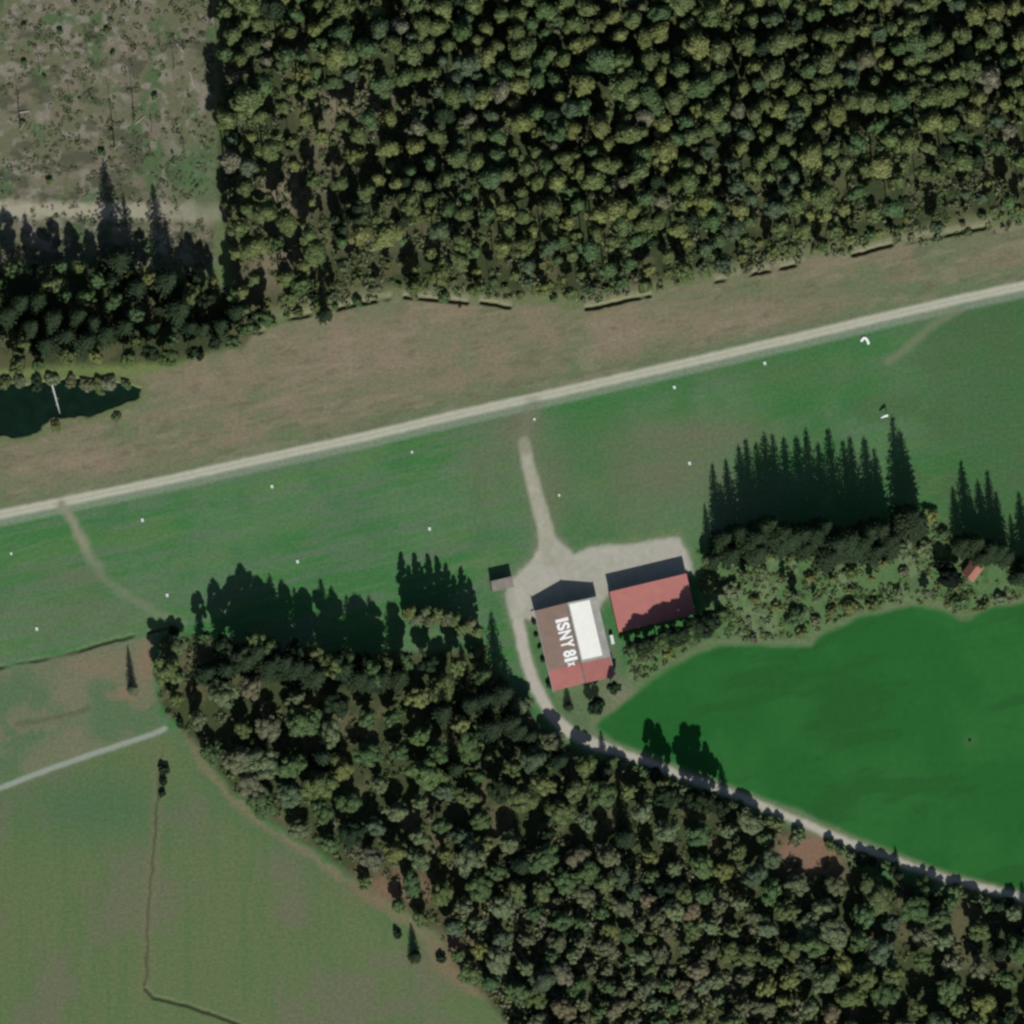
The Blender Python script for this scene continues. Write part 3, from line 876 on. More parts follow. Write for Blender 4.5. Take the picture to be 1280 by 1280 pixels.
for i, (x, y, h) in enumerate([(252, 800, 12), (276, 812, 17), (310, 806, 19), (330, 812, 19), (362, 820, 18), (386, 822, 18), (424, 826, 17), (448, 832, 17), (474, 832, 16), (500, 830, 15), (530, 834, 15), (566, 836, 15), (598, 846, 15), (345, 835, 21), (408, 838, 20), (458, 846, 20), (296, 822, 20)]):
    o = 'first second third fourth fifth sixth seventh eighth ninth tenth eleventh twelfth last'.split()[i] if i < 13 else None
    lab = f'leafy tree, {o} from the west between the spruces of the wood\'s north front' if o else ['tall leafy tree behind the western spruces of the wood\'s north front', 'tall leafy tree behind the middle of the wood\'s spruce front', 'tall leafy tree behind the eastern spruces of the wood\'s north front', 'tall leafy tree at the western end behind the wood\'s spruce front'][i - 13]
    plant('broad', *G(x, y), h, ['mid green', 'dark green', 'olive green'][i % 3], .74, lab, 'leafy trees of the wood\'s north front')
    placed.append((x, y, 22))

for i, x in enumerate(range(764, 1284, 13)):
    yy = float(np.interp(x, [q[0] for q in DRIVE], [q[1] for q in DRIVE])) + 13 + rnd.uniform(-1, 6)
    if 978 < x < 1048 and i % 3: continue
    if x in range(1128, 1152) or x in range(1176, 1192): continue
    h = rnd.uniform(2.2, 4.4)
    ws_ = 'near the five dark trees' if x < 900 else 'beside the brown patch' if x < 1060 else 'on the shaded eastern stretch'
    plant('shrub', *G(x, yy), h, rnd.choice(['mid green', 'dark green', 'olive green', 'pale green']), .9, f'{size_word(h, 2.8, 3.6)} roadside bush on the drive\'s wood side, {ws_}', 'bushes along the wood side of the drive')

BROWN = [(800, 1210, 170, 110, 1), (700, 1130, 60, 60, .7), (880, 1120, 60, 40, .6)]
WGAPS = [(1012, 1068, 46, 26, 1.6), (505, 1118, 50, 16, .8), (600, 1215, 26, 30, .7)]


def dw_(x, y):
    if near(x, y, WGAPS) > .55: return None
    b_ = near(x, y, BROWN)
    return 26 - 10 * b_ + 5 * near(x, y, [(430, 930, 170, 90, 1), (640, 1010, 120, 60, .6)]) + 8 * fbm(np.array([x]), np.array([y]), 70, 91)[0] - 3


wood = []
for (x, y, d) in scatter(WOOD, dw_, 14000, rng, existing=placed):
    b_ = near(x, y, BROWN)
    dedge = float(seg_dist(np.array([x]), np.array([y]), WOOD)[0])
    h = rnd.uniform(8.5, 14.0) * (1 - .42 * b_)
    if abs(x - 1014) < 50 and 1060 < y < 1190: h = min(h, 2.2 + max(0, y - 1084) / 5.4)
    if dedge < 14: h *= .62
    if x > 935:
        dd_ = float(seg_dist(np.array([x]), np.array([y]), DRIVE)[0])
        if dd_ < 16: continue
        if not any(abs(x - q) < 16 for q in (1075, 1112, 1165, 1215, 1262)): h = min(h, max(2.5, (dd_ - 6) / 5.4 * rnd.uniform(.8, 1.25)))
    yl = near(x, y, [(1135, 1200, 14, 18, 1), (430, 950, 60, 30, .8), (850, 1165, 30, 30, .6), (480, 970, 60, 20, .6)])
    tint = pick(rnd, [('mid green', 3.6), ('olive green', 2.4 + b_ * 2), ('fresh green', 1.5 * (1 - b_)), ('pale green', 2.4 + 4 * near(x, y, [(840, 1040, 90, 45, 1), (1100, 1120, 120, 25, .7)])), ('bluish green', 1.2 * (1 - .6 * b_)), ('dark green', .5 * (1 - b_)), ('dull olive', .9 + 5 * b_),
                      ('greyish tan', .12 + 1.1 * b_), ('yellowish green', .9 + 3 * yl), ('straw brown', .15 + 1.0 * b_ + 1.0 * yl), ('golden yellow', .05 + .35 * b_ + 1.6 * yl)])
    wood.append([x, y, h, tint, rnd.choice([.75, .9, 1.05, 1.25]) * rnd.uniform(.95, 1.08) * d / 26.0 * (1 + .12 * b_) * (15 / max(h, 6)) ** .7, dedge])
sectors_s = [(260, 'by the field path'), (330, 'by the pasture corner'), (410, 'south of the first spruces'), (480, 'behind the spruce front'), (560, 'behind the slender row'), (630, 'west of the drive bend'), (700, 'by the drive bend'),
             (770, 'south of the hangars'), (850, 'south of five dark trees'), (930, 'south of the crop drive'), (1010, 'beside the brown patch'), (1090, 'east of the brown patch'), (1180, 'south of the shaded drive'), (9999, 'near the crop\'s end')]
visible = lambda t: -6 < t[0] + VX * t[2] * 4 < 1286 and t[1] - VY * t[2] * 4 < 1288
wood.sort(key=lambda t: -(t[2] * t[4]) if visible(t) else 99)
n_done = 0
for t in wood:
    x, y, h, tint, rs, de = t
    if visible(t) and n_done < 205:
        n_done += 1
        rows = max(0, min(8, int((y - 800) // 58)))
        row = ['at the wood\'s northern rim', 'near the wood\'s northern rim', 'in the upper wood', 'above the wood\'s middle', 'in the wood\'s middle', 'below the wood\'s middle', 'in the lower wood', 'near the wood\'s foot', 'at the wood\'s foot'][rows]
        if de < 14: row += ', outer edge'
        plant('broad', *G(x, y), h, tint, rs, f'{size_word(4.4 * h / 17 * rs, 2.7, 3.7)} {tint} crown {row}, {sector(x, sectors_s)}', 'broadleaf trees of the south wood')
    else:
        MASS.append(('broad', *G(x, y), h, rs, tint))

# ---- trees and bushes around the buildings and along the scrub
for i, (x, y, h) in enumerate([(784, 815, 10), (796, 811, 12), (808, 808, 11.5), (820, 805, 13), (832, 801, 13.5), (845, 797, 13), (857, 793, 14), (869, 788, 14), (882, 782, 13), (895, 772, 12)]):
    o = ['first', 'second', 'third', 'fourth', 'fifth', 'sixth', 'seventh', 'eighth', 'ninth', 'last'][i]
    plant('broad', *G(x, y), h, 'dark green' if i % 3 else 'mid green', 1.1, f'dark leafy tree, {o} going east in the row shading the red roof', 'trees behind the long red-roofed hangar')
plant('broad', *G(742, 886), 9.5, 'dark green', 1.15, 'dark round tree shading the south corner of the lettered hangar')
plant('broad', *G(764, 862), 9.5, 'dark green', .9, 'small leafy tree close to the lettered hangar\'s east wall')
plant('spruce', *G(710, 884), 5.5, 'dark green', 1.6, 'knee-high looking young spruce on the lawn south of the lettered hangar')
plant('spruce', *from_tip(513, 1150, 9), 9, 'dark green', 1.25, 'lone small spruce standing in the pasture by the wood')
plant('spruce', *from_tip(159, 802, 12), 12, 'dull olive', .8, 'lone spire tree standing on the dry paddock')
plant('broad', *G(1184, 724), 8, 'blackish green', 1.75, 'black-looking round crown beside the small red hut')
plant('broad', *G(1174, 708), 6, 'blackish green', 1.3, 'lower black-looking crown west of the small red hut')
rng2 = np.random.default_rng(77)
tot = 0
for (x, y, d) in scatter(SCRUB, 22, 2500, rng2, existing=[(1186, 722, 40), (1218, 716, 36), (1172, 708, 24), (870, 780, 60), (800, 815, 40)]):
    if x < 985 and y > 770 and rnd.random() < .55: continue
    h = rnd.uniform(2.6, 5.6); big = y < 750 and rnd.random() < .4
    tint = pick(rnd, [('pale green', 4), ('fresh green', 2.5), ('yellowish green', 2), ('olive green', 1), ('mid green', 1), ('greyish tan', .6)])
    where = ('near the long hangar' if x < 880 else 'below the spruce row\'s west half' if x < 980 else 'below the spruce row\'s middle' if x < 1060 else 'below the spruce row\'s east end' if x < 1140 else 'west of the small hut' if x < 1200 else 'east of the small hut')
    side = 'on the crop edge' if y > 765 else 'in the scrub belt' if y > 725 else 'at the spruces\' feet'
    if big: plant('broad', *G(x, y), h * 1.25, tint, 1.0, f'{tint} young tree {side}, {where}', 'young trees in the scrub belt', ('young_tree', 'young tree'))
    else: plant('shrub', *G(x, y), h * .62, tint, 1.25, f'{size_word(h, 3.6, 5.0)} {tint} bush {side}, {where}', 'bushes in the scrub belt')

for i, (x, y, h, tint, lab) in enumerate([
        (667, 778, 1.3, 'dark green', 'clipped dark bush, northernmost of four along the lettered hangar'), (670, 794, 1.2, 'dark green', 'clipped dark bush, second of four along the lettered hangar'),
        (674, 809, 1.2, 'dark green', 'clipped dark bush, third of four along the lettered hangar'), (678, 825, 1.3, 'dark green', 'clipped dark bush, southernmost of four along the lettered hangar'),
        (689, 855, 2.4, 'dark green', 'dark bush at the lettered hangar\'s south-west corner'), (204, 962, 2.6, 'dark green', 'dark bush at the head of the pasture boundary'),
        (204, 978, 2.2, 'dark green', 'dark bush, second down the pasture boundary'), (202, 992, 1.8, 'dark green', 'smallest dark bush, third down the pasture boundary'),
        (496, 1168, 2.4, 'dark green', 'small dark bush in the pasture left of the lone spruce'), (551, 1198, 2.4, 'dark green', 'narrow dark bush by the wood edge right of the lone spruce'),
        (70, 534, 2.2, 'yellowish green', 'yellow-green bush on the south bank of the pond'), (146, 521, 1.8, 'mid green', 'green bush by the south-east bank of the pond'),
        (108, 482, 2.6, 'dull olive', 'pale bush leaning over the pond\'s north bank'), (135, 480, 3.0, 'greyish tan', 'greyish bush on the pond\'s north-east bank'),
        (216, 788, 2.4, 'dark green', 'dark bush where the paddock ditch ends'), (205, 806, 3.2, 'mid green', 'tall green bush at the paddock\'s east corner, northern one'),
        (209, 822, 3.2, 'dark green', 'tall dark bush at the paddock\'s east side, middle one'), (206, 842, 3.0, 'dark green', 'dark bush at the paddock\'s east side, southern one'),
        (225, 905, 2.4, 'dark green', 'dark bush beside the end of the field path'), (1212, 926, .7, 'dark green', 'tiny lone dark bush inside the green crop'),
        (64, 474, 2.6, 'pale green', 'pale bush at the landward end of the lying trunk'), (88, 477, 2.4, 'dull olive', 'olive bush just right of the lying trunk'), (122, 483, 2.8, 'olive green', 'olive bush between two pale bushes on the pond\'s north bank'), (46, 480, 2.6, 'dark green', 'dark bush left of the lying trunk on the north bank'), (6, 479, 2.6, 'olive green', 'olive bush at the pond\'s far western bank'), (24, 478, 2.4, 'dull olive', 'olive bush on the pond\'s north bank, western one'), (158, 481, 2.0, 'mid green', 'green bush at the pond\'s north-east tip'),
        (250, 446, 2.4, 'dark green', 'low dark bush on the meadow corner by the belt'), (575, 384, 0.9, 'dull olive', 'low tuft beside the middle ditch')]):
    plant('shrub', *G(x, y), h * (.7 if 'pond' in lab or 'trunk' in lab else 1), tint, 1.9 if 'pond' in lab or 'trunk' in lab else 1.0 if h > 1.5 else .9, lab)
for (x, y, d) in scatter([(310, 420), (410, 386), (500, 372), (640, 374), (740, 378), (830, 358), (1000, 320), (1240, 274), (1300, 262), (1300, 250), (1000, 305), (830, 342), (640, 360), (500, 352), (320, 400)], 17, 900, rng2):
    h = rnd.uniform(1.4, 3.2)
    tint = pick(rnd, [('mid green', 3), ('fresh green', 2), ('olive green', 2), ('greyish tan', 1.0), ('dull olive', 2)])
    plant('shrub', *G(x, y), h, tint, 1.1, f'{size_word(h, 1.9, 2.6)} {tint} bush on the forest hem, {sector(x, sectors_n)}', 'bushes on the forest hem')

# ---- felled ground: bushes, stems left standing, logs
for (x, y, d) in scatter([(5, 0), (258, 0), (258, 240), (5, 240)], 24, 400, rng2):
    if rnd.random() < .7: continue
    h = rnd.uniform(.7, 1.7)
    tint = pick(rnd, [('mid green', 2), ('dull olive', 3), ('olive green', 2), ('greyish tan', 2), ('fresh green', 1)])
    where = ('by the sandy road' if y > 190 else 'in the middle of the felled ground' if y > 90 else 'at the back of the felled ground') + (', western side' if x < 90 else ', centre' if x < 180 else ', forest side')
    plant('shrub', *G(x, y), h, tint, 1.1, f'{size_word(h, 1.3, 1.8)} {tint} regrowth bush {where}', 'regrowth bushes on the felled ground')
snag = None
for i, (tx, ty, h, w_) in enumerate([(17, 78, 16, 'westernmost bare stem left standing on the felled ground'), (44, 40, 10, 'short bare stem second from the west on the felled ground'), (84, 92, 9, 'short bare stem in the west half of the felled ground'), (134, 92, 18, 'tallest bare stem left on the felled ground'),
                                    (160, 74, 15, 'bare stem next to the tallest on the felled ground'), (185, 120, 9, 'short bare stem in the east half of the felled ground'), (212, 30, 11, 'bare stem at the back of the felled ground'), (226, 150, 8, 'short bare stem by the forest side of the felled ground')]):
    x, y = from_tip(tx, ty, h)
    r_ = empty('bare_stem', (x, y, 0), i * 1.3); s = h / 16; r_.scale = (s, s, s)
    tag(r_, w_, 'bare tree', 'bare stems on the felled ground')
    if snag is None:
        mt = trunk_mesh('trunk', 15.8, .17, 0, M['dead_wood'], 91)
        mb = MB()
        for k in range(13):
            z = 5 + k * .8; a = k * 2.4; ln = 1.1 * (1 - k / 16)
            mb.tube([(0, 0, z), (ln * math.cos(a), ln * math.sin(a), z + .35)], [.05, .015], 4)
        snag = (mt, mb.mesh('branches', M['dead_wood']))
    link('trunk', snag[0], r_); link('branches', snag[1], r_)
for i, (x, y, ln, a, r_, w_) in enumerate([(240, 100, 5.6, 107, .22, 'pale barked trunk lying near the forest side of the felled ground'), (225, 60, 3.6, 130, .18, 'short pale log lying behind the long pale trunk'), (30, 140, 3.5, 10, .2, 'pale log lying at the west of the felled ground'), (175, 150, 4.2, 40, .18, 'pale log lying in the middle of the felled ground')]):
    gx_, gy_ = G(x, y); ca, sa = math.cos(R(a)) * ln / 2, math.sin(R(a)) * ln / 2
    mb = MB(); mb.tube([(-ca, -sa, r_), (-ca * .3, -sa * .3 + .05, r_ + .05), (ca * .4, sa * .4, r_), (ca, sa, r_ * .9)], [r_, r_ * .95, r_ * .85, r_ * .7], 9)
    mb.tube([(ca * .2, sa * .2, r_), (ca * .2 - sa * .15, sa * .2 + ca * .15, r_ + .5)], [r_ * .35, r_ * .2], 5)
    o = mb.build('fallen_log', M['pale_bark']); o.location = (gx_, gy_, 0)
    tag(o, w_, 'log', 'logs on the felled ground')
mb = MB(); a0 = Vector((*G(64, 478), .5)); a1 = Vector((*G(75, 517), -.1))
mb.tube([a0, a0.lerp(a1, .4), a0.lerp(a1, .75), a1], [.30, .26, .2, .08], 9)
d_ = (a1 - a0).normalized(); pr = Vector((-d_.y, d_.x, 0))
for k, q in enumerate((.25, .5, .68)):
    c_ = a0.lerp(a1, q); mb.tube([c_, c_ + pr * (.9 if k % 2 else -.7) + d_ * .5 + Vector((0, 0, .25))], [.07, .02], 5)
o = mb.build('fallen_log', plain_mat('bleached_wood', (.5, .51, .48), v=.12)); tag(o, 'bleached tree trunk lying across the dark pond', 'log')

# ---- the masses: trees past the count and those beyond the frame
def mass(name, items, kind_of, label):
    vs, qs, cs = [], [], []; nv = 0
    shapes = {'pine': [pine_shape(900 + k, .55) for k in range(4)], 'broad': [broad_shape(920 + k, .55) for k in range(4)]}
    rm = np.random.default_rng(4)
    for i, (kind, x, y, h, rs, tint) in enumerate(items):
        v, q = shapes[kind][i % 4]; a = rm.uniform(0, 6.28); s = h / KINDS[kind]['h']
        # bare stem as a thin four-sided post under the crown
        pr = np.array([[-.14, -.14, -.2], [.14, -.14, -.2], [.14, .14, -.2], [-.14, .14, -.2], [-.06, -.06, 17], [.06, -.06, 17], [.06, .06, 17], [-.06, .06, 17]]) * np.array([1, 1, 1 if kind == 'pine' else .75])
        pq = np.array([[0, 1, 5, 4], [1, 2, 6, 5], [2, 3, 7, 6], [3, 0, 4, 7]]) + len(v)
        v2 = np.concatenate([v, pr]); q2 = np.concatenate([q, pq])
        ca, sa = math.cos(a), math.sin(a)
        w3 = np.stack([(v2[:, 0] * ca - v2[:, 1] * sa) * s * rs + x, (v2[:, 0] * sa + v2[:, 1] * ca) * s * rs + y, v2[:, 2] * s], 1)
        vs.append(w3); qs.append(q2 + nv); nv += len(v2)
        c0 = np.array(TINT[tint]) * rm.uniform(.88, 1.12)
        cc = np.tile(c0, (len(v2), 1)); cc[len(v):] = (.11, .09, .07); cs.append(cc)
    o = link(name, mesh_np(name, np.concatenate(vs), np.concatenate(qs), M['leaf_mass'], np.concatenate(cs), True))
    tag(o, label, kind_of, kind='stuff')


mass('pine_wood', [t for t in MASS if t[2] > 20], 'woodland', 'smaller pines and bushy trees filling in the north forest')
mass('broadleaf_wood', [t for t in MASS if t[2] <= 20], 'woodland', 'smaller leafy trees filling in the south wood')

# undergrowth: low leaf clumps over the rough ground, nobody could count them
def undergrowth(name, poly, n_, hmax, tints, size, label, seed, keep=None):
    rr = np.random.default_rng(seed)
    xs = [p[0] for p in poly]; ys = [p[1] for p in poly]
    P = np.stack([rr.uniform(min(xs), max(xs), n_), rr.uniform(min(ys), max(ys), n_)], 1)
    P = P[inside(P[:, 0], P[:, 1], poly)]
    P = P[fbm(P[:, 0], P[:, 1], 26, seed) > .40]
    V_, C_ = [], []
    k = 14
    n2_ = len(P)
    base = np.stack([(P[:, 0] - 640) * PX, (640 - P[:, 1]) * PX], 1)
    rad = rr.uniform(.3, 1.0, n2_) * size
    d = rr.normal(0, 1, (n2_, k, 3)); d /= np.linalg.norm(d, axis=2, keepdims=True); d[..., 2] = np.abs(d[..., 2])
    hh = rr.uniform(.3, 1, n2_) * hmax
    c_ = np.zeros((n2_, k, 3)); c_[..., :2] = base[:, None, :] + d[..., :2] * rad[:, None, None]; c_[..., 2] = d[..., 2] * hh[:, None]
    v, q = leaves(c_.reshape(-1, 3), d.reshape(-1, 3), np.repeat(rad * .45, k), rr)
    tt = np.array([TINT[t] for t in tints])[rr.integers(0, len(tints), n2_)]
    cols = np.repeat(tt, k * 4, axis=0)
    tag(link(name, mesh_np(name, v, q, M['leaf_mass'], cols)), label, 'undergrowth', kind='stuff')


undergrowth('brushwood', [(0, 0), (266, 0), (266, 335), (0, 335)], 1100, .14, ['pale green', 'greyish tan', 'fresh green', 'pale straw', 'dull olive', 'pale straw'], 1.1, 'low brush and slash covering the felled ground', 61)
undergrowth('forest_undergrowth', [(280, 0), (1300, 0), (1300, 285), (1000, 325), (740, 378), (500, 368), (330, 405), (285, 300)], 9500, 1.5, ['dull olive', 'olive green', 'pale green', 'greyish tan', 'fresh green'], 1.2, 'low undergrowth between the pines', 62)
undergrowth('scrub_undergrowth', SCRUB, 2600, .9, ['pale green', 'fresh green', 'dull olive', 'yellowish green'], 1.1, 'tall weeds and brambles of the scrub belt', 63)
undergrowth('wood_undergrowth', WOOD, 11000, 1.6, ['dull olive', 'mid green', 'fresh green', 'olive green', 'greyish tan'], 1.1, 'low undergrowth of the south wood', 64)
undergrowth('thicket_undergrowth', [(620, 1080), (700, 1050), (900, 1090), (1000, 1180), (1000, 1290), (640, 1290), (590, 1215)], 2600, 2.6, ['pale straw', 'greyish tan', 'dull olive', 'pale green', 'yellowish green'], 1.5, 'pale thicket growing between the low crowns of the wood', 65)

# ------------------------------------------------------------------ buildings
ANG = R(13.2)


def place(name, px, py, h, rz, label, cat):
    x, y = G(px, py, h)
    o = empty(name, (x, y, 0), rz); tag(o, label, cat); return o


# the large hangar: gable, ridge running north-south, local x east, local y north
hg = place('hangar', 718.5, 804.5, 4, ANG, 'large gabled hangar with white roof lettering and a white sheet on its east slope', 'hangar')
W2, L2, EA, RI = 9.4, 12.4, 3.9, 6.1
ov = .45
MB().prism([(-W2, 0), (W2, 0), (W2, EA - .05), (0, RI - .12), (-W2, EA - .05)], -L2, L2).build('wall', M['pale_wall'], hg)
slope = (RI - EA) / (W2)


def rz_(x): return RI - slope * abs(x)


def slab(x0, x1, y0, y1, t=.12, lift=0.0):
    mb = MB()
    mb.hexa([(x0, y0, rz_(x0) + lift - t), (x1, y0, rz_(x1) + lift - t), (x1, y1, rz_(x1) + lift - t), (x0, y1, rz_(x0) + lift - t),
             (x0, y0, rz_(x0) + lift), (x1, y0, rz_(x1) + lift), (x1, y1, rz_(x1) + lift), (x0, y1, rz_(x0) + lift)])
    return mb


YR = -L2 + .24 * 2 * L2
tag(slab(-W2 - ov, -.02, YR, L2 + ov).build('roof', M['brown_roof'], hg), 'brown western roof slope')
tag(slab(.02, W2 + ov, YR, L2 + ov).build('roof', M['grey_roof'], hg), 'pale grey eastern roof slope')
rs_ = slab(-W2 - ov, -.02, -L2 - ov, YR - .01, lift=.02).build('roof', M['red_roof'], hg); tag(rs_, 'red southern roof section, west slope')
rs_ = slab(.02, W2 + ov, -L2 - ov, YR - .01, lift=.02).build('roof', M['red_roof'], hg); tag(rs_, 'red southern roof section, east slope')
slab(.75, 7.5, YR + .9, L2 - .1, t=.05, lift=.06).build('roof_sheet', M['white_sheet'], hg)
MB().prism([(-.28, RI - .02), (.28, RI - .02), (0, RI + .14)], -L2 - ov, L2 + ov).build('ridge_cap', M['shed_roof'], hg)
for sx in (-1, 1):
    mb = MB(); x = sx * (W2 + ov + .1)
    mb.tube([(x, -L2 - ov - .3, EA - .22), (x, L2 + ov + .5, EA - .22)], [.1, .1], 6)
    mb.build('gutter', M['metal'], hg)
for k in range(4):
    MB().box(-8.2 + 4.1 * k, -4.2 + 4.1 * k, L2 + .02, L2 + .1, .05, 3.4).build('hangar_door', M['plank'], hg)
for k in range(4):
    wd = MB().box(-W2 - .06, -W2 + .02, -9 + 5 * k, -7.4 + 5 * k, 1.4, 2.4).build('window', M['white'], hg)
    MB().box(-W2 - .08, -W2 - .061, -8.9 + 5 * k, -7.5 + 5 * k, 1.5, 2.3).build('pane', M['glass'], wd)


def lettering(body, size, y_start, x_base, spacing=1.0):
    cu = bpy.data.curves.new('lettering', 'FONT'); cu.body = body; cu.size = size; cu.extrude = .01; cu.align_x = 'LEFT'; cu.space_character = spacing
    cu.offset = .16 * size / 4
    ob = bpy.data.objects.new('lettering', cu); COL.objects.link(ob)
    bpy.context.view_layer.update()
    me_ = bpy.data.meshes.new_from_object(ob.evaluated_get(bpy.context.evaluated_depsgraph_get()))
    bpy.data.objects.remove(ob)
    return me_


# letters read down the slope: their foot to the west, running from north to south
vs, fs = [], []
y_at = 8.5
for ch, size, width in (('I', 4.7, 1.35), ('S', 4.7, 2.6), ('N', 4.7, 2.9), ('Y', 4.7, 2.8), (' ', 4, .45), ('8', 4.4, 2.4), ('1', 4.4, 1.35), ('x', 2.6, 1.6)):
    if ch != ' ':
        me_ = lettering(ch, size, 0, 0)
        xs = [v.co.x for v in me_.vertices]; ys = [v.co.y for v in me_.vertices]
        sc_x = (width - .28) / (max(xs) - min(xs)); cxs = min(xs); sc_y = (3.95 if ch != 'x' else 2.2) / (max(ys) - min(ys)); cys = min(ys)
        n0 = len(vs)
        for v in me_.vertices:
            lx = -4.5 + (v.co.y - cys) * sc_y + (.6 if ch == 'x' else 0); ly = y_at - (v.co.x - cxs) * sc_x
            vs.append((lx, ly, rz_(lx) + .03 + (v.co.z + .01)))
        for p_ in me_.polygons: fs.append([n0 + i for i in p_.vertices])
        bpy.data.meshes.remove(me_)
    y_at -= width
me_ = bpy.data.meshes.new('lettering'); me_.from_pydata(vs, [], fs); me_.materials.append(M['white'])
link('lettering', me_, hg)

# the long red-roofed hangar, one low slope to the south
h2 = place('hangar', 815.5, 753.5, 4.2, ANG + .004, 'long low hangar with a plain red roof half in tree shade', 'hangar')
A2, B2, ZN, ZS = 12.0, 6.1, 4.6, 3.7
MB().hexa([(-A2, -B2, 0), (A2, -B2, 0), (A2, B2, 0), (-A2, B2, 0), (-A2, -B2, ZS - .13), (A2, -B2, ZS - .13), (A2, B2, ZN - .13), (-A2, B2, ZN - .13)]).build('wall', M['plank'], h2)
zz = lambda y: ZS + (ZN - ZS) * (y + B2) / (2 * B2)
e = .35
MB().hexa([(-A2 - e, -B2 - e, zz(-B2 - e) - .12), (A2 + e, -B2 - e, zz(-B2 - e) - .12), (A2 + e, B2 + e, zz(B2 + e) - .12), (-A2 - e, B2 + e, zz(B2 + e) - .12),
           (-A2 - e, -B2 - e, zz(-B2 - e)), (A2 + e, -B2 - e, zz(-B2 - e)), (A2 + e, B2 + e, zz(B2 + e)), (-A2 - e, B2 + e, zz(B2 + e))]).build('roof', M['red_roof'], h2)
MB().box(-A2 - e, A2 + e, B2 + e + .01, B2 + e + .08, ZN - .22, ZN + .06).build('fascia', M['dark'], h2)
for k in range(5):
    MB().box(-11.5 + 4.65 * k, -7.0 + 4.65 * k, B2 + .02, B2 + .1, .05, 3.6).build('hangar_door', M['pale_wall'], h2)

# the open shed by the yard
sh = place('shed', 628, 730, 3.2, ANG, 'small grey-roofed open shed at the yard\'s north-west corner', 'shed')
MB().box(-3.2, 3.2, 1.25, 1.4, 0, 3.3).build('wall', M['plank'], sh)
for sx in (-1, 1): MB().box(sx * 3.2 - .07, sx * 3.2 + .07, -1.4, 1.24, 0, 2.95).build('wall', M['plank'], sh)
for k in range(3): MB().box(-3.0 + 2.93 * k, -2.86 + 2.93 * k, -1.4, -1.26, 0, 2.72).build('post', M['plank'], sh)
MB().hexa([(-3.4, -1.7, 2.75), (3.4, -1.7, 2.75), (3.4, 1.65, 3.4), (-3.4, 1.65, 3.4), (-3.4, -1.7, 2.85), (3.4, -1.7, 2.85), (3.4, 1.65, 3.5), (-3.4, 1.65, 3.5)]).build('roof', M['shed_roof'], sh)

# the hut in the scrub
ht = place('hut', 1216, 713, 3, R(-38), 'small hut with a dull red gabled roof among bushes by the crop', 'hut')
MB().prism([(-1.9, 0), (1.9, 0), (1.9, 2.2), (0, 3.5), (-1.9, 2.2)], -2.4, 2.4).build('wall', M['plank'], ht)
for sx in (-1, 1):
    MB().hexa([(sx * .01, -2.8, 3.52), (sx * 2.3, -2.8, 1.95), (sx * 2.3, 2.8, 1.95), (sx * .01, 2.8, 3.52), (sx * .01, -2.8, 3.64), (sx * 2.3, -2.8, 2.07), (sx * 2.3, 2.8, 2.07), (sx * .01, 2.8, 3.64)]).build('roof', M['dull_red'], ht)
MB().box(-.5, .5, -2.47, -2.41, 0, 1.9).build('door', M['dark'], ht)

# ------------------------------------------------------------------ small things
def wheel(parent, x, y, r=.3, wd=.18):
    t = MB(); t.tube([(x - wd / 2, y, r), (x + wd / 2, y, r)], [r, r], 14); t = t.build('wheel', M['tyre'], parent)
    h_ = MB(); h_.tube([(x - wd / 2 - .01, y, r), (x + wd / 2 + .01, y, r)], [r * .5, r * .5], 10); h_.build('hub', M['metal'], t)


tr = place('trailer', 765, 799, 1, R(12), 'white covered trailer parked between the two hangars', 'trailer')
tr.scale = (.9, .9, .9)
MB().box(-.65, .65, -1.7, 1.5, .5, 1.0).build('body', M['metal'], tr, .05)
MB().prism([(-.66, 1.01), (.66, 1.01), (.5, 1.6), (0, 1.75), (-.5, 1.6)], -1.65, 1.45).build('cover', M['cloth'], tr)
mb = MB(); mb.tube([(-.4, 1.5, .55), (0, 2.5, .5)], [.05, .05], 6); mb.tube([(.4, 1.5, .55), (0, 2.5, .5)], [.05, .05], 6); mb.build('drawbar', M['dark'], tr)
for sx in (-.75, .75): wheel(tr, sx, -.1)
bx = place('storage_box', 672, 771.5, .5, ANG, 'white storage box at the lettered hangar\'s north-west corner', 'storage box')
MB().box(-.55, .55, -.7, .7, 0, .75).build('body', M['white'], bx, .03)
MB().box(-.6, .6, -.75, .75, .76, .84).build('lid', M['white'], bx, .02)
bn = place('bench', 669, 763.5, .4, ANG + R(6), 'pale plank bench beside the white storage box', 'bench')
MB().box(-1.4, 1.4, -.22, .22, .42, .48).build('seat', M['pale_wall'], bn)
for sx in (-1.1, 1.1): MB().box(sx - .05, sx + .05, -.2, .2, 0, .42).build('leg', M['plank'], bn)

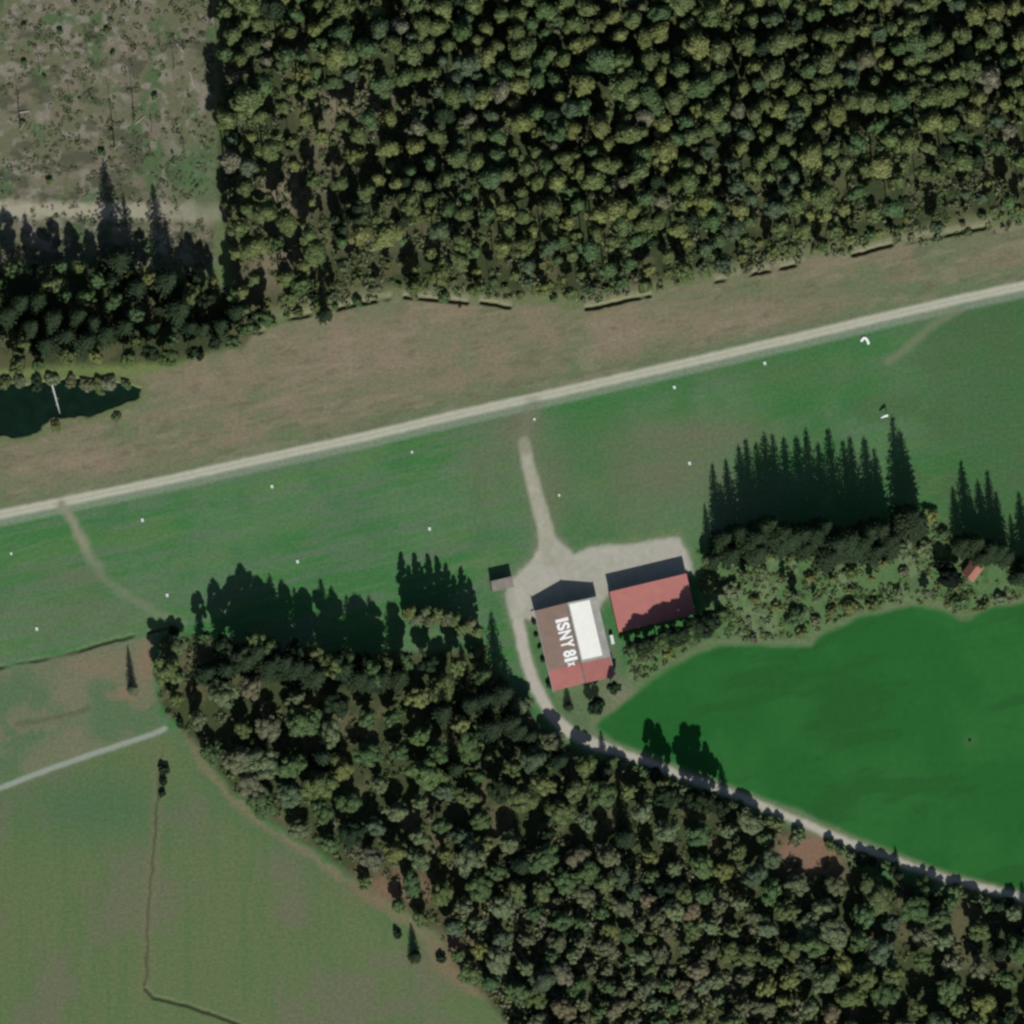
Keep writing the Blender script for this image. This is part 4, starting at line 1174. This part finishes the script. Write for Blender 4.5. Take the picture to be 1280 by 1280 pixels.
# white field markers: a little ridge-shaped board on a base plate
mk = None
MARKS = [(14, 692, 'west end of the field, close under the road'), (178, 650, 'in the grass right of the western dirt track'), (340, 608, 'close under the road above the wood\'s western corner'), (515, 565, 'close under the road left of the yard track'), (209, 744, 'just above the end of the western dirt track'),
         (46, 786, 'lowest in the grass left of the dirt track'), (372, 702, 'in the grass close to the dark wood front'), (537, 661, 'in the grass above the slender tree row'), (668, 524, 'between the road and the yard track mouth'),
         (699, 619, 'just right of the yard track'), (843, 484, 'under the road right of the yard track'), (862, 579, 'on worn grass left of the tall spruce row'), (956, 454, 'under the road above the tall spruce row')]
for i, (x, y, w_) in enumerate(MARKS):
    r_ = empty('field_marker', (*G(x, y), 0), ANG); s = .64 if i not in (8, 9, 0, 3) else .5; r_.scale = (s, s, s)
    tag(r_, f'small white field marker {w_}', 'field marker', 'white markers on the airfield')
    if mk is None:
        mk = (MB().prism([(-.55, .06), (.55, .06), (.06, .62), (-.06, .62)], -.75, .75).mesh('board', M['white'], .02), MB().box(-.65, .65, -.85, .85, 0, .05).mesh('base_plate', M['metal']))
    link('board', mk[0], r_); link('base_plate', mk[1], r_)

# bent white panel near the road
bp_ = place('signal_panel', 1081, 427, 0, 0, 'bent white panel, arched like a chevron, on the grass below the road', 'signal panel')
pts = [(-1.15, -.05), (-.75, .75), (-.1, 1.15), (.45, .8), (.9, 0), (1.15, -.9)]
mb = MB()
for (x0, y0), (x1, y1) in zip(pts, pts[1:]):
    d = Vector((x1 - x0, y1 - y0, 0)).normalized(); n_ = Vector((-d.y, d.x, 0)) * .38
    mb.hexa([(x0 - n_.x, y0 - n_.y, .3), (x1 - n_.x, y1 - n_.y, .3), (x1 + n_.x, y1 + n_.y, .3), (x0 + n_.x, y0 + n_.y, .3), (x0 - n_.x, y0 - n_.y, .36), (x1 - n_.x, y1 - n_.y, .36), (x1 + n_.x, y1 + n_.y, .42), (x0 + n_.x, y0 + n_.y, .42)])
mb.build('panel', M['white'], bp_)
for (x0, y0) in pts[::2] + pts[-1:]: MB().box(x0 - .05, x0 + .05, y0 - .05, y0 + .05, 0, .3).build('foot', M['metal'], bp_)
# windsock by the spruce shadow
ws = place('windsock', 1108, 520, 0, 0, 'white windsock on a pale mast by the lone spruce\'s shadow tip', 'windsock')
mb = MB(); mb.tube([(0, 0, 0), (0, 0, 2.7)], [.11, .07], 8); mb.build('mast', M['white'], ws)
MB().box(-.35, .35, -.35, .35, 0, .12).build('base', M['pale_wall'], ws)
mb = MB(); mb.tube([(-.1, 0, 2.5), (-.7, -.2, 2.45), (-1.4, -.5, 2.2), (-2.0, -.8, 1.9)], [.42, .38, .3, .2], 12); sk = mb.build('sock', M['cloth'], ws)
mb = MB(); mb.tube([(-.06, 0, 2.5), (.02, .03, 2.51)], [.46, .46], 12); mb.build('hoop', M['metal'], sk)
